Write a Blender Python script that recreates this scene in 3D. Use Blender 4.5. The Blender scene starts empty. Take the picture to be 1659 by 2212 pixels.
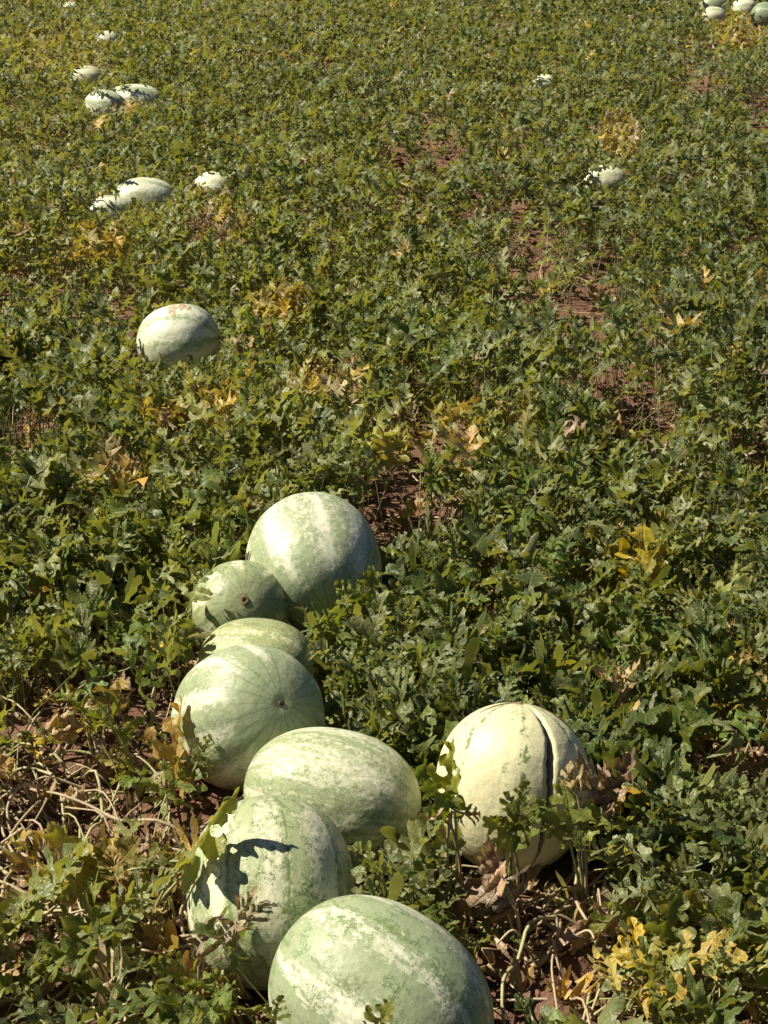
import bpy, math, random
import numpy as np
from mathutils import Vector, Matrix
from mathutils.geometry import delaunay_2d_cdt

random.seed(7)
RNG = np.random.default_rng(11)
scene = bpy.context.scene
COL = scene.collection
R = math.radians

# ------------------------------------------------------------------ camera
CAM_H = 1.60
PITCH = R(22.8)
IMW, IMH, FPX = 1659.0, 2212.0, 3320.0          # pixel units of the notes below
cam_d = bpy.data.cameras.new('camera')
cam_d.sensor_fit = 'HORIZONTAL'
cam_d.sensor_width = 36.0
cam_d.lens = 36.0 * FPX / IMW
cam_d.clip_start = 0.05
cam_d.clip_end = 6000.0
cam = bpy.data.objects.new('camera', cam_d)
cam.location = (0, 0, CAM_H)
cam.rotation_euler = (math.pi / 2 - PITCH, 0, 0)
COL.objects.link(cam)
scene.camera = cam

# ------------------------------------------------------------------ light
SUN_EL = R(49)
SUN_AZ = R(-8)          # how far the light runs away from the camera (0 = straight left to right)
tosun = Vector((-math.cos(SUN_EL) * math.cos(SUN_AZ), -math.cos(SUN_EL) * math.sin(SUN_AZ), math.sin(SUN_EL)))
world = bpy.data.worlds.new('World')
scene.world = world
world.use_nodes = True
wn = world.node_tree
wn.nodes.clear()
w_out = wn.nodes.new('ShaderNodeOutputWorld')
w_bg = wn.nodes.new('ShaderNodeBackground')
w_sky = wn.nodes.new('ShaderNodeTexSky')
w_sky.sky_type = 'NISHITA'
w_sky.sun_disc = False
w_sky.sun_elevation = SUN_EL
w_sky.sun_rotation = math.atan2(tosun.x, tosun.y)
w_sky.altitude = 1200.0
w_sky.air_density = 0.45
w_sky.dust_density = 0.3
w_bg.inputs['Strength'].default_value = 0.05
wn.links.new(w_sky.outputs[0], w_bg.inputs[0])
wn.links.new(w_bg.outputs[0], w_out.inputs[0])
sun_d = bpy.data.lights.new('sun', 'SUN')
sun_d.energy = 5.0
sun_d.angle = R(0.5)
sun_d.color = (1.0, 0.92, 0.74)
sun = bpy.data.objects.new('sun', sun_d)
sun.rotation_euler = tosun.to_track_quat('Z', 'Y').to_euler()
sun.location = tosun * 30
COL.objects.link(sun)
scene.view_settings.view_transform = 'Standard'
scene.view_settings.look = 'None'
scene.view_settings.gamma = 1.0
scene.view_settings.exposure = 0.76
scene.view_settings.use_curve_mapping = False
scene.cycles.max_bounces = 5
scene.cycles.transparent_max_bounces = 4

# ------------------------------------------------------------------ pixel <-> place
CP, SP = math.cos(PITCH), math.sin(PITCH)
def ray(px, py):
    u = (px - IMW / 2) / FPX
    v = -(py - IMH / 2) / FPX
    return np.array([u, CP + v * SP, -SP + v * CP])
def on_ground(px, py, z=0.0):
    d = ray(px, py)
    t = (z - CAM_H) / d[2]
    return np.array([d[0] * t, d[1] * t, z])
def on_plane(px, py, Y):
    d = ray(px, py)
    t = Y / d[1]
    return np.array([d[0] * t, Y, CAM_H + d[2] * t])
def project(P):
    P = np.asarray(P, float)
    x, y, z = P[..., 0], P[..., 1], P[..., 2] - CAM_H
    dep = y * CP - z * SP
    up = y * SP + z * CP
    return IMW / 2 + FPX * x / dep, IMH / 2 - FPX * up / dep, dep

# ------------------------------------------------------------------ helpers
def lattice(seed):
    return np.random.default_rng(seed).random((256, 256))
_LAT = [lattice(s) for s in range(8)]
def vnoise(x, y, k=0):
    L = _LAT[k % 8]
    xi = np.floor(x).astype(int); yi = np.floor(y).astype(int)
    fx = x - xi; fy = y - yi
    fx = fx * fx * (3 - 2 * fx); fy = fy * fy * (3 - 2 * fy)
    a = L[xi % 256, yi % 256]; b = L[(xi + 1) % 256, yi % 256]
    c = L[xi % 256, (yi + 1) % 256]; d = L[(xi + 1) % 256, (yi + 1) % 256]
    return (a * (1 - fx) + b * fx) * (1 - fy) + (c * (1 - fx) + d * fx) * fy
def fbm(x, y, k=0, oct=4):
    s = 0.0; amp = 0.5; f = 1.0
    for i in range(oct):
        s = s + amp * vnoise(x * f + 17.3 * i, y * f + 5.1 * i, k + i)
        amp *= 0.5; f *= 2.03
    return s

def np_mesh(name, V, F, attrs=None, mat=None, smooth=True, mats=None, midx=None):
    """V (n,3); F (m,k) one polygon size; attrs {name: (n,) or (n,3)}"""
    me = bpy.data.meshes.new(name)
    V = np.ascontiguousarray(V, dtype=np.float32); F = np.ascontiguousarray(F, dtype=np.int32)
    n, m, k = len(V), len(F), F.shape[1]
    me.vertices.add(n); me.vertices.foreach_set('co', V.ravel())
    me.loops.add(m * k); me.loops.foreach_set('vertex_index', F.ravel())
    me.polygons.add(m)
    me.polygons.foreach_set('loop_start', np.arange(0, m * k, k, dtype=np.int32))
    if midx is not None:
        me.polygons.foreach_set('material_index', np.asarray(midx, dtype=np.int32))
    me.update(calc_edges=True)
    me.polygons.foreach_set('use_smooth', np.full(m, smooth, dtype=bool))
    for an, av in (attrs or {}).items():
        av = np.ascontiguousarray(av, dtype=np.float32)
        if av.ndim == 1:
            me.attributes.new(an, 'FLOAT', 'POINT').data.foreach_set('value', av)
        else:
            me.attributes.new(an, 'FLOAT_VECTOR', 'POINT').data.foreach_set('vector', av.ravel())
    for mt in (mats or ([mat] if mat else [])):
        me.materials.append(mt)
    me.validate(verbose=False)
    return me
def link(name, me, parent=None, loc=None):
    o = bpy.data.objects.new(name, me)
    COL.objects.link(o)
    if parent is not None:
        o.parent = parent
    if loc is not None:
        o.location = loc
    return o
def tag(o, label=None, cat=None, group=None, kind=None):
    if label: o['label'] = label
    if cat: o['category'] = cat
    if group: o['group'] = group
    if kind: o['kind'] = kind
    return o

def tube(points, radii, sides=6, cap=True):
    P = [np.asarray(p, float) for p in points]
    n = len(P)
    V, F = [], []
    prev = np.array([0.31, 0.17, 0.93])
    for i in range(n):
        t = P[min(i + 1, n - 1)] - P[max(i - 1, 0)]
        t = t / (np.linalg.norm(t) + 1e-9)
        a = np.cross(t, prev)
        if np.linalg.norm(a) < 1e-4:
            a = np.cross(t, [1.0, 0.2, 0.1])
        a /= np.linalg.norm(a)
        b = np.cross(t, a)
        prev = np.cross(a, t) * -1 if False else prev
        for s in range(sides):
            an = 2 * math.pi * s / sides
            V.append(P[i] + radii[i] * (math.cos(an) * a + math.sin(an) * b))
    for i in range(n - 1):
        for s in range(sides):
            s2 = (s + 1) % sides
            F.append((i * sides + s, i * sides + s2, (i + 1) * sides + s2, (i + 1) * sides + s))
    return np.array(V), np.array(F)
def spline(pts, per=6):
    pts = [np.asarray(p, float) for p in pts]
    pts = [2 * pts[0] - pts[1]] + pts + [2 * pts[-1] - pts[-2]]
    out = []
    for i in range(1, len(pts) - 2):
        p0, p1, p2, p3 = pts[i - 1:i + 3]
        for k in range(per):
            t = k / per
            out.append(0.5 * ((2 * p1) + (-p0 + p2) * t + (2 * p0 - 5 * p1 + 4 * p2 - p3) * t * t + (-p0 + 3 * p1 - 3 * p2 + p3) * t ** 3))
    out.append(pts[-2])
    return out

# ------------------------------------------------------------------ materials
class NT:
    def __init__(self, name):
        self.m = bpy.data.materials.new(name)
        self.m.use_nodes = True
        self.t = self.m.node_tree
        self.t.nodes.clear()
        self.out = self.t.nodes.new('ShaderNodeOutputMaterial')
    def n(self, typ, **kw):
        nd = self.t.nodes.new('ShaderNode' + typ)
        for k, v in kw.items():
            if k in ('i',):
                for kk, vv in v.items():
                    self.set(nd, kk, vv)
            else:
                setattr(nd, k, v)
        return nd
    def set(self, nd, key, v):
        s = nd.inputs[key]
        if hasattr(v, 'is_output') or isinstance(v, bpy.types.NodeSocket):
            self.t.links.new(v, s)
        else:
            if isinstance(v, (tuple, list)) and len(v) == 3 and s.type == 'RGBA':
                v = (*v, 1)
            s.default_value = v
    def math(self, op, a, b=0.0, c=None, clamp=False):
        nd = self.n('Math', operation=op, use_clamp=clamp)
        self.set(nd, 0, a); self.set(nd, 1, b)
        if c is not None: self.set(nd, 2, c)
        return nd.outputs[0]
    def mix(self, f, a, b, blend='MIX'):
        nd = self.n('Mix', data_type='RGBA', blend_type=blend)
        self.set(nd, 0, f)
        for idx, v in ((6, a), (7, b)):
            self.set(nd, idx, v)
        return nd.outputs[2]
    def smooth(self, v, lo, hi):
        nd = self.n('MapRange', interpolation_type='SMOOTHSTEP')
        self.set(nd, 0, v); self.set(nd, 1, lo); self.set(nd, 2, hi)
        return nd.outputs[0]
    def lin(self, v, lo, hi, a=0.0, b=1.0):
        nd = self.n('MapRange')
        for i, x in enumerate((v, lo, hi, a, b)): self.set(nd, i, x)
        return nd.outputs[0]
    def noise(self, vec, scale, detail=3.0, rough=0.55, dist=0.0, fac=True):
        nd = self.n('TexNoise')
        if vec is not None: self.set(nd, 'Vector', vec)
        self.set(nd, 'Scale', scale); self.set(nd, 'Detail', detail); self.set(nd, 'Roughness', rough); self.set(nd, 'Distortion', dist)
        return nd.outputs[0 if fac else 1]
    def attr(self, name, typ='GEOMETRY'):
        return self.n('Attribute', attribute_name=name, attribute_type=typ)
    def ramp(self, f, stops):
        nd = self.n('ValToRGB')
        cr = nd.color_ramp
        while len(cr.elements) < len(stops):
            cr.elements.new(0.5)
        for e, (p, c) in zip(cr.elements, stops):
            e.position = p; e.color = (*c, 1)
        self.set(nd, 0, f)
        return nd.outputs[0]
    def bump(self, h, strength=0.5, dist=0.01, normal=None):
        nd = self.n('Bump')
        self.set(nd, 'Height', h); self.set(nd, 'Strength', strength); self.set(nd, 'Distance', dist)
        if normal is not None: self.set(nd, 'Normal', normal)
        return nd.outputs[0]
    def done(self, shader):
        self.t.links.new(shader, self.out.inputs['Surface'])
        return self.m

def make_leaf_mat():
    M = NT('leaf_tissue')
    lc = M.attr('lc')
    sep = M.n('SeparateXYZ'); M.set(sep, 0, lc.outputs['Vector'])
    x, y, edge = sep.outputs[0], sep.outputs[1], sep.outputs[2]
    age = M.attr('age').outputs['Fac']
    rnd = M.attr('rnd').outputs['Fac']
    oi = M.n('ObjectInfo')
    r2 = M.math('FRACT', M.math('ADD', rnd, oi.outputs['Random']))
    geo = M.n('NewGeometry')
    pos = geo.outputs['Position']
    blot = M.noise(pos, 55.0, 3.0, 0.6)
    a = M.math('ADD', age, M.math('MULTIPLY', M.math('SUBTRACT', blot, 0.5), M.lin(age, 0.0, 0.6, 0.12, 0.45)))
    a = M.math('ADD', a, M.math('MULTIPLY', edge, M.lin(age, 0.1, 0.6, 0.0, 0.12)), clamp=True)
    col = M.ramp(a, [(0.0, (0.050, 0.086, 0.020)), (0.18, (0.116, 0.160, 0.026)), (0.34, (0.215, 0.225, 0.032)),
                     (0.48, (0.38, 0.28, 0.04)), (0.60, (0.52, 0.34, 0.05)), (0.74, (0.42, 0.29, 0.17)), (1.0, (0.25, 0.155, 0.10))])
    # brightness from leaf to leaf
    hsv = M.n('HueSaturation')
    M.set(hsv, 'Color', col); M.set(hsv, 'Value', M.lin(r2, 0, 1, 0.6, 1.35)); M.set(hsv, 'Hue', M.lin(M.math('FRACT', M.math('MULTIPLY', r2, 7.3)), 0, 1, 0.485, 0.51))
    M.set(hsv, 'Saturation', M.lin(M.math('FRACT', M.math('MULTIPLY', r2, 3.7)), 0, 1, 0.88, 1.1))
    col = hsv.outputs[0]
    # some leaves are silvery; the pale tint also paints in glints of light
    silver_glint = M.math('MULTIPLY', M.smooth(M.math('FRACT', M.math('MULTIPLY', r2, 11.7)), 0.60, 1.0), M.lin(age, 0.0, 0.6, 0.72, 0.25))
    col = M.mix(silver_glint, col, (0.34, 0.35, 0.18))
    # veins: midrib and side veins
    ax = M.math('ABSOLUTE', x)
    mid = M.math('SUBTRACT', 1.0, M.smooth(ax, 0.006, 0.022))
    ph = M.math('MULTIPLY', M.math('SUBTRACT', y, M.math('MULTIPLY', ax, 0.75)), 52.0)
    side = M.smooth(M.math('SINE', ph), 0.86, 0.99)
    vein = M.math('MAXIMUM', mid, M.math('MULTIPLY', side, 0.6))
    col = M.mix(M.math('MULTIPLY', vein, 0.40), col, M.mix(0.5, col, (0.33, 0.36, 0.17)))
    # hairy pale margin, also painting the bright rim of light into the colour
    col = M.mix(M.math('MULTIPLY', M.math('POWER', edge, 2.0), 0.22), col, M.mix(0.5, col, (0.62, 0.60, 0.36)))
    # paler, greyer underside
    under = M.mix(0.38, col, (0.21, 0.22, 0.10))
    colf = M.mix(geo.outputs['Backfacing'], col, under)
    quilt = M.noise(pos, 150.0, 2.0, 0.6)
    h = M.math('SUBTRACT', M.math('MULTIPLY', quilt, 0.7), M.math('MULTIPLY', vein, 0.5))
    nrm = M.bump(h, 0.55, 0.006)
    bs = M.n('BsdfPrincipled')
    M.set(bs, 'Base Color', colf); M.set(bs, 'Roughness', 0.40); M.set(bs, 'Specular IOR Level', 0.40)
    M.set(bs, 'Sheen Weight', 0.03); M.set(bs, 'Sheen Roughness', 0.4); M.set(bs, 'Normal', nrm)
    tr = M.n('BsdfTranslucent')
    tc = M.mix(1.0, colf, (1.5, 1.35, 0.45), blend='MULTIPLY')
    M.set(tr, 'Color', tc)
    ms = M.n('MixShader')
    M.set(ms, 0, M.lin(age, 0.3, 0.9, 0.40, 0.16)); M.set(ms, 1, bs.outputs[0]); M.set(ms, 2, tr.outputs[0])
    return M.done(ms.outputs[0])

def make_stem_mat(name, c1, c2):
    M = NT(name)
    geo = M.n('NewGeometry')
    n1 = M.noise(geo.outputs['Position'], 9.0, 4.0, 0.6)
    n2 = M.noise(geo.outputs['Position'], 160.0, 2.0, 0.6)
    col = M.mix(M.smooth(n1, 0.35, 0.65), c1, c2)
    col = M.mix(M.math('MULTIPLY', n2, 0.35), col, (0.16, 0.12, 0.07))
    bs = M.n('BsdfPrincipled')
    M.set(bs, 'Base Color', col); M.set(bs, 'Roughness', 0.6); M.set(bs, 'Normal', M.bump(n2, 0.4, 0.003))
    return M.done(bs.outputs[0])

def make_soil_mat():
    M = NT('dry_red_soil')
    geo = M.n('NewGeometry')
    pos = geo.outputs['Position']
    n1 = M.noise(pos, 1.3, 5.0, 0.6)
    n2 = M.noise(pos, 28.0, 6.0, 0.65)
    n3 = M.noise(pos, 160.0, 3.0, 0.6)
    col = M.mix(M.smooth(n1, 0.35, 0.65), (0.145, 0.072, 0.046), (0.20, 0.112, 0.075))
    col = M.mix(M.smooth(n2, 0.45, 0.7), col, (0.11, 0.056, 0.037))
    col = M.mix(M.math('MULTIPLY', n3, 0.45), col, (0.27, 0.165, 0.115))
    bs = M.n('BsdfPrincipled')
    h = M.math('ADD', M.math('MULTIPLY', n2, 1.0), M.math('MULTIPLY', n3, 0.35))
    M.set(bs, 'Base Color', col); M.set(bs, 'Roughness', 0.95); M.set(bs, 'Specular IOR Level', 0.15)
    M.set(bs, 'Normal', M.bump(h, 0.9, 0.02))
    return M.done(bs.outputs[0])

def make_melon_mat(name, seed, pale=0.0, yellow=0.0, vein=1.0, star=1.0, scar=0.0, dark=0.0, wav=0.5):
    M = NT(name)
    u = M.attr('unit').outputs['Vector']         # direction on the unit sphere
    mer = M.attr('mer').outputs['Vector']        # meridian space: pattern drawn out along the fruit
    st = M.n('SeparateXYZ'); M.set(st, 0, M.attr('stripe').outputs['Vector'])
    sn, cs, lat = st.outputs
    off = M.n('VectorMath', operation='ADD'); M.set(off, 0, u); M.set(off, 1, (seed * 1.7, seed * 0.9, seed * 2.3))
    uv = off.outputs[0]
    off2 = M.n('VectorMath', operation='ADD'); M.set(off2, 0, mer); M.set(off2, 1, (seed * 0.7, seed * 1.9, seed * 1.3))
    mv = off2.outputs[0]
    delta = M.math('MULTIPLY', M.math('SUBTRACT', M.noise(uv, 3.0, 4.0, 0.6), 0.5), 3.6)
    wave = M.math('ADD', M.math('MULTIPLY', sn, M.math('COSINE', delta)), M.math('MULTIPLY', cs, M.math('SINE', delta)))
    jag = M.noise(uv, 13.0, 9.0, 0.74)
    jag2 = M.noise(mv, 4.5, 8.0, 0.70)
    f = M.math('ADD', M.math('MULTIPLY', wave, wav), M.math('MULTIPLY', M.math('SUBTRACT', jag, 0.5), 3.2))
    f = M.math('ADD', f, M.math('MULTIPLY', M.math('SUBTRACT', jag2, 0.5), 3.3))
    alat = M.math('ABSOLUTE', lat)
    f = M.math('SUBTRACT', f, M.math('MULTIPLY', M.smooth(alat, 0.72, 0.97), 1.1 * star))
    mask = M.smooth(f, 0.22 - pale, 0.36 - pale)
    mask2 = M.smooth(f, 0.55 - pale, 0.95 - pale)
    g = (0.285 - 0.10 * dark + 0.07 * yellow, 0.330 - 0.10 * dark + 0.05 * yellow, 0.195 - 0.06 * dark - 0.02 * yellow)
    p = (0.50 + 0.06 * yellow, 0.525 + 0.03 * yellow, 0.37 - 0.05 * yellow)
    p2 = (0.68 - 0.02 * yellow, 0.68 - 0.05 * yellow, 0.53 - 0.14 * yellow)
    mot = M.noise(uv, 26.0, 4.0, 0.65)
    gcol = M.mix(M.smooth(mot, 0.3, 0.7), g, tuple(c * 1.2 for c in g))
    col = M.mix(mask, gcol, p)
    col = M.mix(mask2, col, p2)
    # fine net of dark veins in the green
    dn = M.n('VectorMath', operation='MULTIPLY_ADD')
    M.set(dn, 0, M.noise(uv, 7.0, 4.0, 0.7, fac=False)); M.set(dn, 1, (0.35, 0.35, 0.35)); M.set(dn, 2, uv)
    vo = M.n('TexVoronoi', feature='DISTANCE_TO_EDGE'); M.set(vo, 'Vector', dn.outputs[0]); M.set(vo, 'Scale', 9.0)
    net = M.math('SUBTRACT', 1.0, M.smooth(vo.outputs['Distance'], 0.02, 0.11))
    net = M.math('MULTIPLY', net, M.smooth(M.noise(uv, 5.0, 3.0, 0.6), 0.44, 0.58))
    net = M.math('MULTIPLY', net, M.math('MULTIPLY', M.math('SUBTRACT', 1.0, M.math('MULTIPLY', mask2, 0.8)), 0.85 * vein))
    col = M.mix(net, col, (0.115, 0.165, 0.062))
    # crackled vein lines running from end to end
    dl = M.math('MULTIPLY', M.math('SUBTRACT', M.noise(uv, 14.0, 5.0, 0.75), 0.5), 3.2)
    w2 = M.math('ADD', M.math('MULTIPLY', cs, M.math('COSINE', dl)), M.math('MULTIPLY', sn, M.math('SINE', dl)))
    line = M.smooth(w2, 0.88, 0.985)
    line = M.math('MULTIPLY', line, M.math('MULTIPLY', M.smooth(M.noise(uv, 6.0, 3.0, 0.6), 0.40, 0.56), 0.80 * vein))
    col = M.mix(line, col, (0.15, 0.20, 0.075))
    # star of dark lines drawn together at the ends
    dl3 = M.math('MULTIPLY', M.math('SUBTRACT', M.noise(uv, 8.0, 4.0, 0.7), 0.5), 2.2)
    c2 = M.math('SUBTRACT', M.math('MULTIPLY', M.math('MULTIPLY', cs, cs), 2.0), 1.0)
    s2 = M.math('MULTIPLY', M.math('MULTIPLY', cs, sn), 2.0)
    w3 = M.math('ADD', M.math('MULTIPLY', c2, M.math('COSINE', dl3)), M.math('MULTIPLY', s2, M.math('SINE', dl3)))
    stl = M.math('MULTIPLY', M.smooth(w3, 0.50, 0.95), M.smooth(alat, 0.66, 0.93))
    col = M.mix(M.math('MULTIPLY', stl, 0.75 * star), col, (0.105, 0.150, 0.070))
    col = M.mix(M.math('MULTIPLY', M.smooth(alat, 0.55, 0.98), 0.45 * star), col, tuple(c * 0.85 for c in g))
    # field spot, dust, rubbed scars
    if scar > 0:
        sc = M.math('MULTIPLY', M.smooth(M.noise(mv, 15.0, 5.0, 0.7), 0.66, 0.70), M.smooth(M.noise(uv, 1.8, 2.0, 0.5), 0.52, 0.60))
        col = M.mix(M.math('MULTIPLY', sc, scar), col, (0.24, 0.15, 0.075))
    spot = M.attr('spot').outputs['Fac']
    col = M.mix(M.math('MULTIPLY', M.smooth(M.math('ADD', spot, M.math('MULTIPLY', M.math('SUBTRACT', mot, 0.5), 0.3)), 0.45, 0.95), 0.5), col, (0.46, 0.43, 0.19))
    dust = M.noise(uv, 2.4, 5.0, 0.65)
    col = M.mix(M.math('MULTIPLY', M.smooth(dust, 0.5, 0.8), 0.22), col, (0.46, 0.38, 0.27))
    bs = M.n('BsdfPrincipled')
    rough = M.lin(M.noise(uv, 11.0, 4.0, 0.6), 0.3, 0.7, 0.38, 0.56)
    M.set(bs, 'Base Color', col); M.set(bs, 'Roughness', rough); M.set(bs, 'Specular IOR Level', 0.4)
    hb = M.math('ADD', M.math('MULTIPLY', M.noise(uv, 5.0, 3.0, 0.5), 1.0), M.math('MULTIPLY', M.noise(uv, 60.0, 3.0, 0.6), 0.10))
    M.set(bs, 'Normal', M.bump(hb, 0.25, 0.012))
    return M.done(bs.outputs[0])

def make_plain(name, c1, c2, scale=40.0, rough=0.8, bump=0.5):
    M = NT(name)
    tc = M.n('TexCoord')
    n1 = M.noise(tc.outputs['Object'], scale, 5.0, 0.65)
    bs = M.n('BsdfPrincipled')
    M.set(bs, 'Base Color', M.mix(M.smooth(n1, 0.35, 0.65), c1, c2)); M.set(bs, 'Roughness', rough)
    M.set(bs, 'Normal', M.bump(n1, bump, 0.005))
    return M.done(bs.outputs[0])

LEAF = make_leaf_mat()
STEM = make_stem_mat('vine_stem', (0.40, 0.38, 0.18), (0.46, 0.40, 0.24))
STEM_DRY = make_stem_mat('dry_vine_stem', (0.48, 0.39, 0.26), (0.38, 0.28, 0.18))
PETIOLE = make_stem_mat('petiole_green', (0.28, 0.31, 0.11), (0.38, 0.37, 0.18))
SOIL = make_soil_mat()
SCAR = make_plain('corky_scar', (0.12, 0.07, 0.035), (0.24, 0.16, 0.08))
RIND = make_plain('cut_rind', (0.70, 0.66, 0.44), (0.60, 0.53, 0.30), 60.0)
FLESH = make_plain('dried_flesh', (0.085, 0.040, 0.02), (0.05, 0.025, 0.015), 50.0)

# ------------------------------------------------------------------ ground
def ground_z(x, y):
    x = np.asarray(x, float); y = np.asarray(y, float)
    big = (fbm(x * 0.55 + 40, y * 0.55 + 40, 0, 3) - 0.45) * 0.10
    small = (fbm(x * 4.0 + 90, y * 4.0 + 90, 2, 4) - 0.47) * 0.085
    fade = np.clip(1 - (y - 40) / 40, 0, 1)
    return (big * np.clip((y - 4.0) / 3.0, 0.15, 1) + small) * fade - 0.008
gy = np.concatenate([np.linspace(-40, 0.6, 12)[:-1], np.geomspace(1.0, 30, 240), np.geomspace(31, 3000, 40)])
gx_pos = np.concatenate([np.linspace(0, 2.4, 120), np.geomspace(2.44, 9, 45)[1:], np.geomspace(9.5, 3000, 30)])
gx = np.concatenate([-gx_pos[:0:-1], gx_pos])
GX, GY = np.meshgrid(gx, gy)
GZ = ground_z(GX, GY)
V = np.stack([GX, GY, GZ], -1).reshape(-1, 3)
ny, nx = GX.shape
ii = (np.arange(ny - 1)[:, None] * nx + np.arange(nx - 1)[None, :]).ravel()
F = np.stack([ii, ii + 1, ii + nx + 1, ii + nx], -1)
ground = link('ground', np_mesh('ground', V, F, mat=SOIL))
tag(ground, 'dry reddish brown field soil between the vines', 'soil', kind='structure')

# ------------------------------------------------------------------ watermelons
def axis_frame(az, tilt):
    """columns: local x, y, z(=long axis). az: picture-plan angle of the axis (0 = to the right, 90 = away), tilt up."""
    a = np.array([math.cos(R(az)) * math.cos(R(tilt)), math.sin(R(az)) * math.cos(R(tilt)), math.sin(R(tilt))])
    up = np.array([0, 0, 1.0]) if abs(a[2]) < 0.9 else np.array([0, -1.0, 0])
    x = np.cross(up, a); x /= np.linalg.norm(x)
    y = np.cross(a, x)
    return np.stack([x, y, a], 1)
_ph = (np.arange(600) + 0.5) / 600
_ph = np.stack([np.sqrt(1 - (1 - 2 * _ph) ** 2) * np.cos(math.pi * (1 + 5 ** 0.5) * np.arange(600)),
                np.sqrt(1 - (1 - 2 * _ph) ** 2) * np.sin(math.pi * (1 + 5 ** 0.5) * np.arange(600)), 1 - 2 * _ph], -1)
def fit_melon(xl, xr, ytop, ratio, az, tilt, sink=0.94):
    """place and size a fruit resting on the soil so that it spans xl..xr and tops out at ytop in the picture"""
    Rm = axis_frame(az, tilt)
    s = 0.14
    cx, w = (xl + xr) / 2, xr - xl
    X = 0.0
    for _ in range(14):
        dims = np.array([s, s, s * ratio])
        pts = (_ph * dims) @ Rm.T
        hz = pts[:, 2].max() * sink
        lo, hi = 1.0, 80.0
        for _ in range(40):
            Y = (lo + hi) / 2
            _, py, _ = project(pts + [X, Y, hz])
            if py.min() > ytop: lo = Y
            else: hi = Y
        px, py, dep = project(pts + [X, Y, hz])
        X += (cx - (px.min() + px.max()) / 2) / FPX * (Y * CP + 0.5)
        s *= (w / (px.max() - px.min())) ** 0.8
    return dict(c=np.array([X, Y, hz + float(ground_z(X, Y)) * 0.0]), s=s, ratio=ratio, R=Rm, px=px, py=py)

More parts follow.
